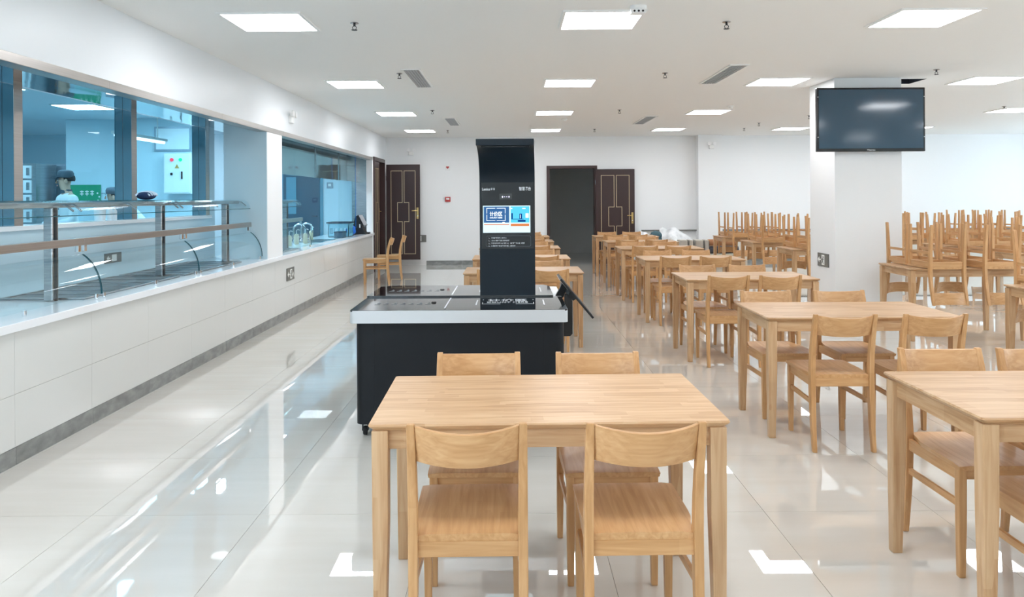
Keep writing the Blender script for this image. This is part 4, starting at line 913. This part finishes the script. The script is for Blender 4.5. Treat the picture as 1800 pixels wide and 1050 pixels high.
# ------------------------------------------------------------------ the two cooks
mat('skin', (206,168,146), .5); mat('coat', (232,238,242), .7); mat('trouser', (52,58,66), .8); mat('cap_grey', (78,92,104), .8); mat('collar', (70,88,100), .8); mat('hair', (34,34,36), .7); mat('lip', (176,116,104), .5); mat('shoe', (24,24,26), .6); mat('eye_white', (232,232,230), .3)
def skin_mesh(name, verts, edges, radii, m, parent, sub=2, root=0):
    me = bpy.data.meshes.new(name); me.from_pydata(verts, edges, []); me.update()
    ob = bpy.data.objects.new(name, me); C.objects.link(ob)
    md = ob.modifiers.new('skin', 'SKIN'); md.use_smooth_shade = True; md.branch_smoothing = .6
    for i, r in enumerate(radii):
        sv = me.skin_vertices[0].data[i]; sv.radius = r if isinstance(r, tuple) else (r, r); sv.use_root = (i == root)
    sd = ob.modifiers.new('sub', 'SUBSURF'); sd.levels = sub; sd.render_levels = sub
    dg = bpy.context.evaluated_depsgraph_get(); nm = bpy.data.meshes.new_from_object(ob.evaluated_get(dg)); nm.name = name
    bpy.data.objects.remove(ob); bpy.data.meshes.remove(me)
    nm.materials.clear(); nm.materials.append(M[m])
    for p in nm.polygons: p.use_smooth = True
    o = bpy.data.objects.new(name, nm); C.objects.link(o); o.parent = parent; return o
def cook(label, loc, rotz, lean, arms, scale=1.0, head_turn=0., head_drop=0., glasses=True):
    """figure faces local -y; lean = forward lean of the trunk; arms = elbow/wrist targets for left(+x) and right(-x)"""
    o = thing('person', label, 'person', loc, rotz); o.scale = (scale,)*3
    def L(x, y, z):      # lean the trunk about the hips
        d = z-.92; return (x, y - d*math.sin(lean), .92 + d*math.cos(lean))
    V = [L(0,0,.92), L(0,0,1.08), L(0,0,1.26), L(0,.01,1.42), L(0,.005,1.50)]; rad = [(.15,.11), (.145,.105), (.17,.115), (.10,.08), (.055,.055)]; E = [(0,1), (1,2), (2,3), (3,4)]
    hc = L(0,-.02,1.62); hc = (hc[0], hc[1]-head_drop*.5, hc[2]-head_drop)
    # head core: jaw, cheek, skull, continuous with the neck
    V += [(hc[0], hc[1]+.0, hc[2]-.06), (hc[0], hc[1]+.005, hc[2]+.01), (hc[0], hc[1]+.015, hc[2]+.08)]; rad += [(.062,.07), (.074,.09), (.066,.082)]; E += [(4,5), (5,6), (6,7)]
    hands = []
    for s, key in ((1, 'l'), (-1, 'r')):
        el, wr = arms[key]; sh = L(s*.17, 0, 1.40); b = len(V); pm = tuple(Vector(wr) + (Vector(wr)-Vector(el)).normalized()*.05)
        V += [sh, el, wr, pm]; rad += [.055, .043, .028, (.036,.02)]; E += [(3, b), (b, b+1), (b+1, b+2), (b+2, b+3)]; hands.append((s, Vector(el), Vector(wr), Vector(pm), b+3))
    for s in (1, -1):
        b = len(V); V += [(s*.09,0,.86), (s*.1,-.01,.5), (s*.1,.02,.09), (s*.105,-.1,.04)]; rad += [.085, .06, .042, .036]; E += [(0,b), (b,b+1), (b+1,b+2), (b+2,b+3)]
    # fingers
    for s, el, wr, pm, hi in hands:
        d = (wr-el).normalized(); up = Vector((0,0,1)); side = d.cross(up).normalized(); dn = side.cross(d).normalized()*-1
        for f in range(4):
            ln = (.062,.072,.068,.052)[f]; off = side*((f-1.5)*.019); b = len(V); p0 = pm+off+d*.012; p1 = p0+d*ln*.55+dn*-.006; p2 = p1+d*ln*.35+Vector((0,0,-.02))
            V += [tuple(p0), tuple(p1), tuple(p2)]; rad += [.0095, .0088, .0075]; E += [(hi,b), (b,b+1), (b+1,b+2)]
        b = len(V); p0 = wr+d*.025-side*.03*s; p1 = p0+d*.035-side*.022*s; p2 = p1+d*.025; V += [tuple(p0), tuple(p1), tuple(p2)]; rad += [.011, .0095, .008]; E += [(hi-1,b), (b,b+1), (b+1,b+2)]
    skin_mesh('body', V, E, rad, 'skin', o)
    # coat: trunk and sleeves, looser
    CV = [L(0,0,.80), L(0,0,.92), L(0,0,1.08), L(0,0,1.26), L(0,.008,1.42), L(0,.006,1.475)]; cr = [(.19,.14), (.18,.135), (.168,.125), (.19,.135), (.125,.1), (.075,.072)]; CE = [(i,i+1) for i in range(5)]
    for s, key in ((1, 'l'), (-1, 'r')):
        el, wr = arms[key]; b = len(CV); sh = L(s*.17, 0, 1.40); w2 = tuple(Vector(el)+(Vector(wr)-Vector(el))*.85); CV += [sh, el, w2]; cr += [.074, .06, .05]; CE += [(4,b), (b,b+1), (b+1,b+2)]
    ct = skin_mesh('chef_coat', CV, CE, cr, 'coat', o)
    for z in (1.16, 1.25, 1.34):
        for x in (-.05, .05):
            p = L(x, -.135 if z > 1.2 else -.128, z); MB().ball(p, .012, 8, 6).build('button', 'collar', ct, local=True, smooth=True)
    pc = L(0,.0,1.478); MB().lathe([(.058,-.015), (.07,-.02), (.066,.03), (.058,.03)], pc, 18).build('collar', 'collar', ct, local=True, smooth=True)
    TV_ = [(0,0,.9)]; tr = [(.155,.12)]; TE = []
    for s in (1, -1): b = len(TV_); TV_ += [(s*.09,0,.84), (s*.1,-.005,.5), (s*.1,.015,.12)]; tr += [.1, .078, .066]; TE += [(0,b), (b,b+1), (b+1,b+2)]
    skin_mesh('trousers', TV_, TE, tr, 'trouser', o)
    for s in (1, -1): MB().ball((s*.105,-.06,.04), (.052,.13,.042), 14, 8).build('shoe', 'shoe', o, local=True, smooth=True)
    # head details share one pivot so that the head can turn
    hd = bpy.data.objects.new('head_details', None); C.objects.link(hd); hd.parent = o; hd.location = hc; hd.rotation_euler = (0,0,head_turn)
    n_ = MB().loft([[(-.008,-.088,.02), (.008,-.088,.02), (0,-.08,.02)], [(-.012,-.1,-.005), (.012,-.1,-.005), (0,-.08,-.005)], [(-.018,-.108,-.026), (.018,-.108,-.026), (0,-.08,-.028)], [(-.014,-.088,-.034), (.014,-.088,-.034), (0,-.08,-.034)]]).build('nose', 'skin', hd, local=True, smooth=True)
    MB().ball((0,-.083,-.062), (.026,.01,.008), 12, 6).build('mouth', 'lip', hd, local=True, smooth=True)
    for s in (1, -1):
        MB().ball((s*.078,.01,-.005), (.012,.022,.034), 10, 8).build('ear', 'skin', hd, local=True, smooth=True); e_ = MB().ball((s*.031,-.08,.012), (.014,.008,.008), 10, 6).build('eye', 'eye_white', hd, local=True, smooth=True)
        MB().ball((s*.031,-.0875,.012), (.006,.003,.006), 8, 6).build('iris', 'hair', hd, local=True); MB().box(s*.031-.018, s*.031+.018, -.094, -.084, .03, .036).build('eyebrow', 'hair', hd, local=True)
        if glasses: MB().tube([(s*.032+.026*math.cos(R(t)), -.101, .01+.019*math.sin(R(t))) for t in range(0, 361, 24)], .0028, 5).build('spectacle_rim', 'hair', hd, local=True); MB().tube([(s*.058,-.101,.014), (s*.082,-.04,.014), (s*.082,.02,.008)], .0025, 5).build('spectacle_arm', 'hair', hd, local=True)
    MB().lathe([(.083,.0), (.088,.03), (.084,.07), (.06,.1), (.001,.108)], (0,.042,-.0), 18).build('hair', 'hair', hd, local=True, smooth=True).scale = (.94, 1.0, .9)
    cp = MB().lathe([(.094,.045), (.1,.06), (.102,.1), (.085,.135), (.04,.148), (.001,.15)], (0,.012,0), 22).build('cap', 'cap_grey', hd, local=True, smooth=True)
    MB().poly([(-.085,-.06), (-.07,-.11), (-.035,-.145), (0,-.155), (.035,-.145), (.07,-.11), (.085,-.06)], 'z', .05, .057).build('cap_peak', 'cap_grey', cp, local=True)
    return o
cook('standing cook in white double breasted coat, glasses and grey cap holding a tray', (-5.92, 10.25, KZ), R(-38), .04, {'l': ((.27,-.05,1.1), (.14,-.29,1.02)), 'r': ((-.27,-.05,1.1), (-.14,-.29,1.02))}, 1.0, R(-18))
cook('cook in white coat and dark cap bending forward beside the first cook', (-5.54, 11.6, KZ), R(-60), .62, {'l': ((.26,-.5,1.06), (.12,-.72,.95)), 'r': ((-.26,-.5,1.06), (-.12,-.72,.95))}, .98, 0, .05, False)
o = thing('food_tray', 'shallow steel food tray held by the standing cook', 'tray', (-6.13, 9.93, 1.09), R(-38))
MB().box(-.2, .2, -.14, .14, 0, .006).build('base', 'steel', o, local=True); f = MB()
for (a, b, c, d) in ((-.2,.2,-.14,-.134), (-.2,.2,.134,.14), (-.2,-.194,-.134,.134), (.194,.2,-.134,.134)): f.box(a, b, c, d, .006, .07)
f.build('rim', 'steel', o, local=True)
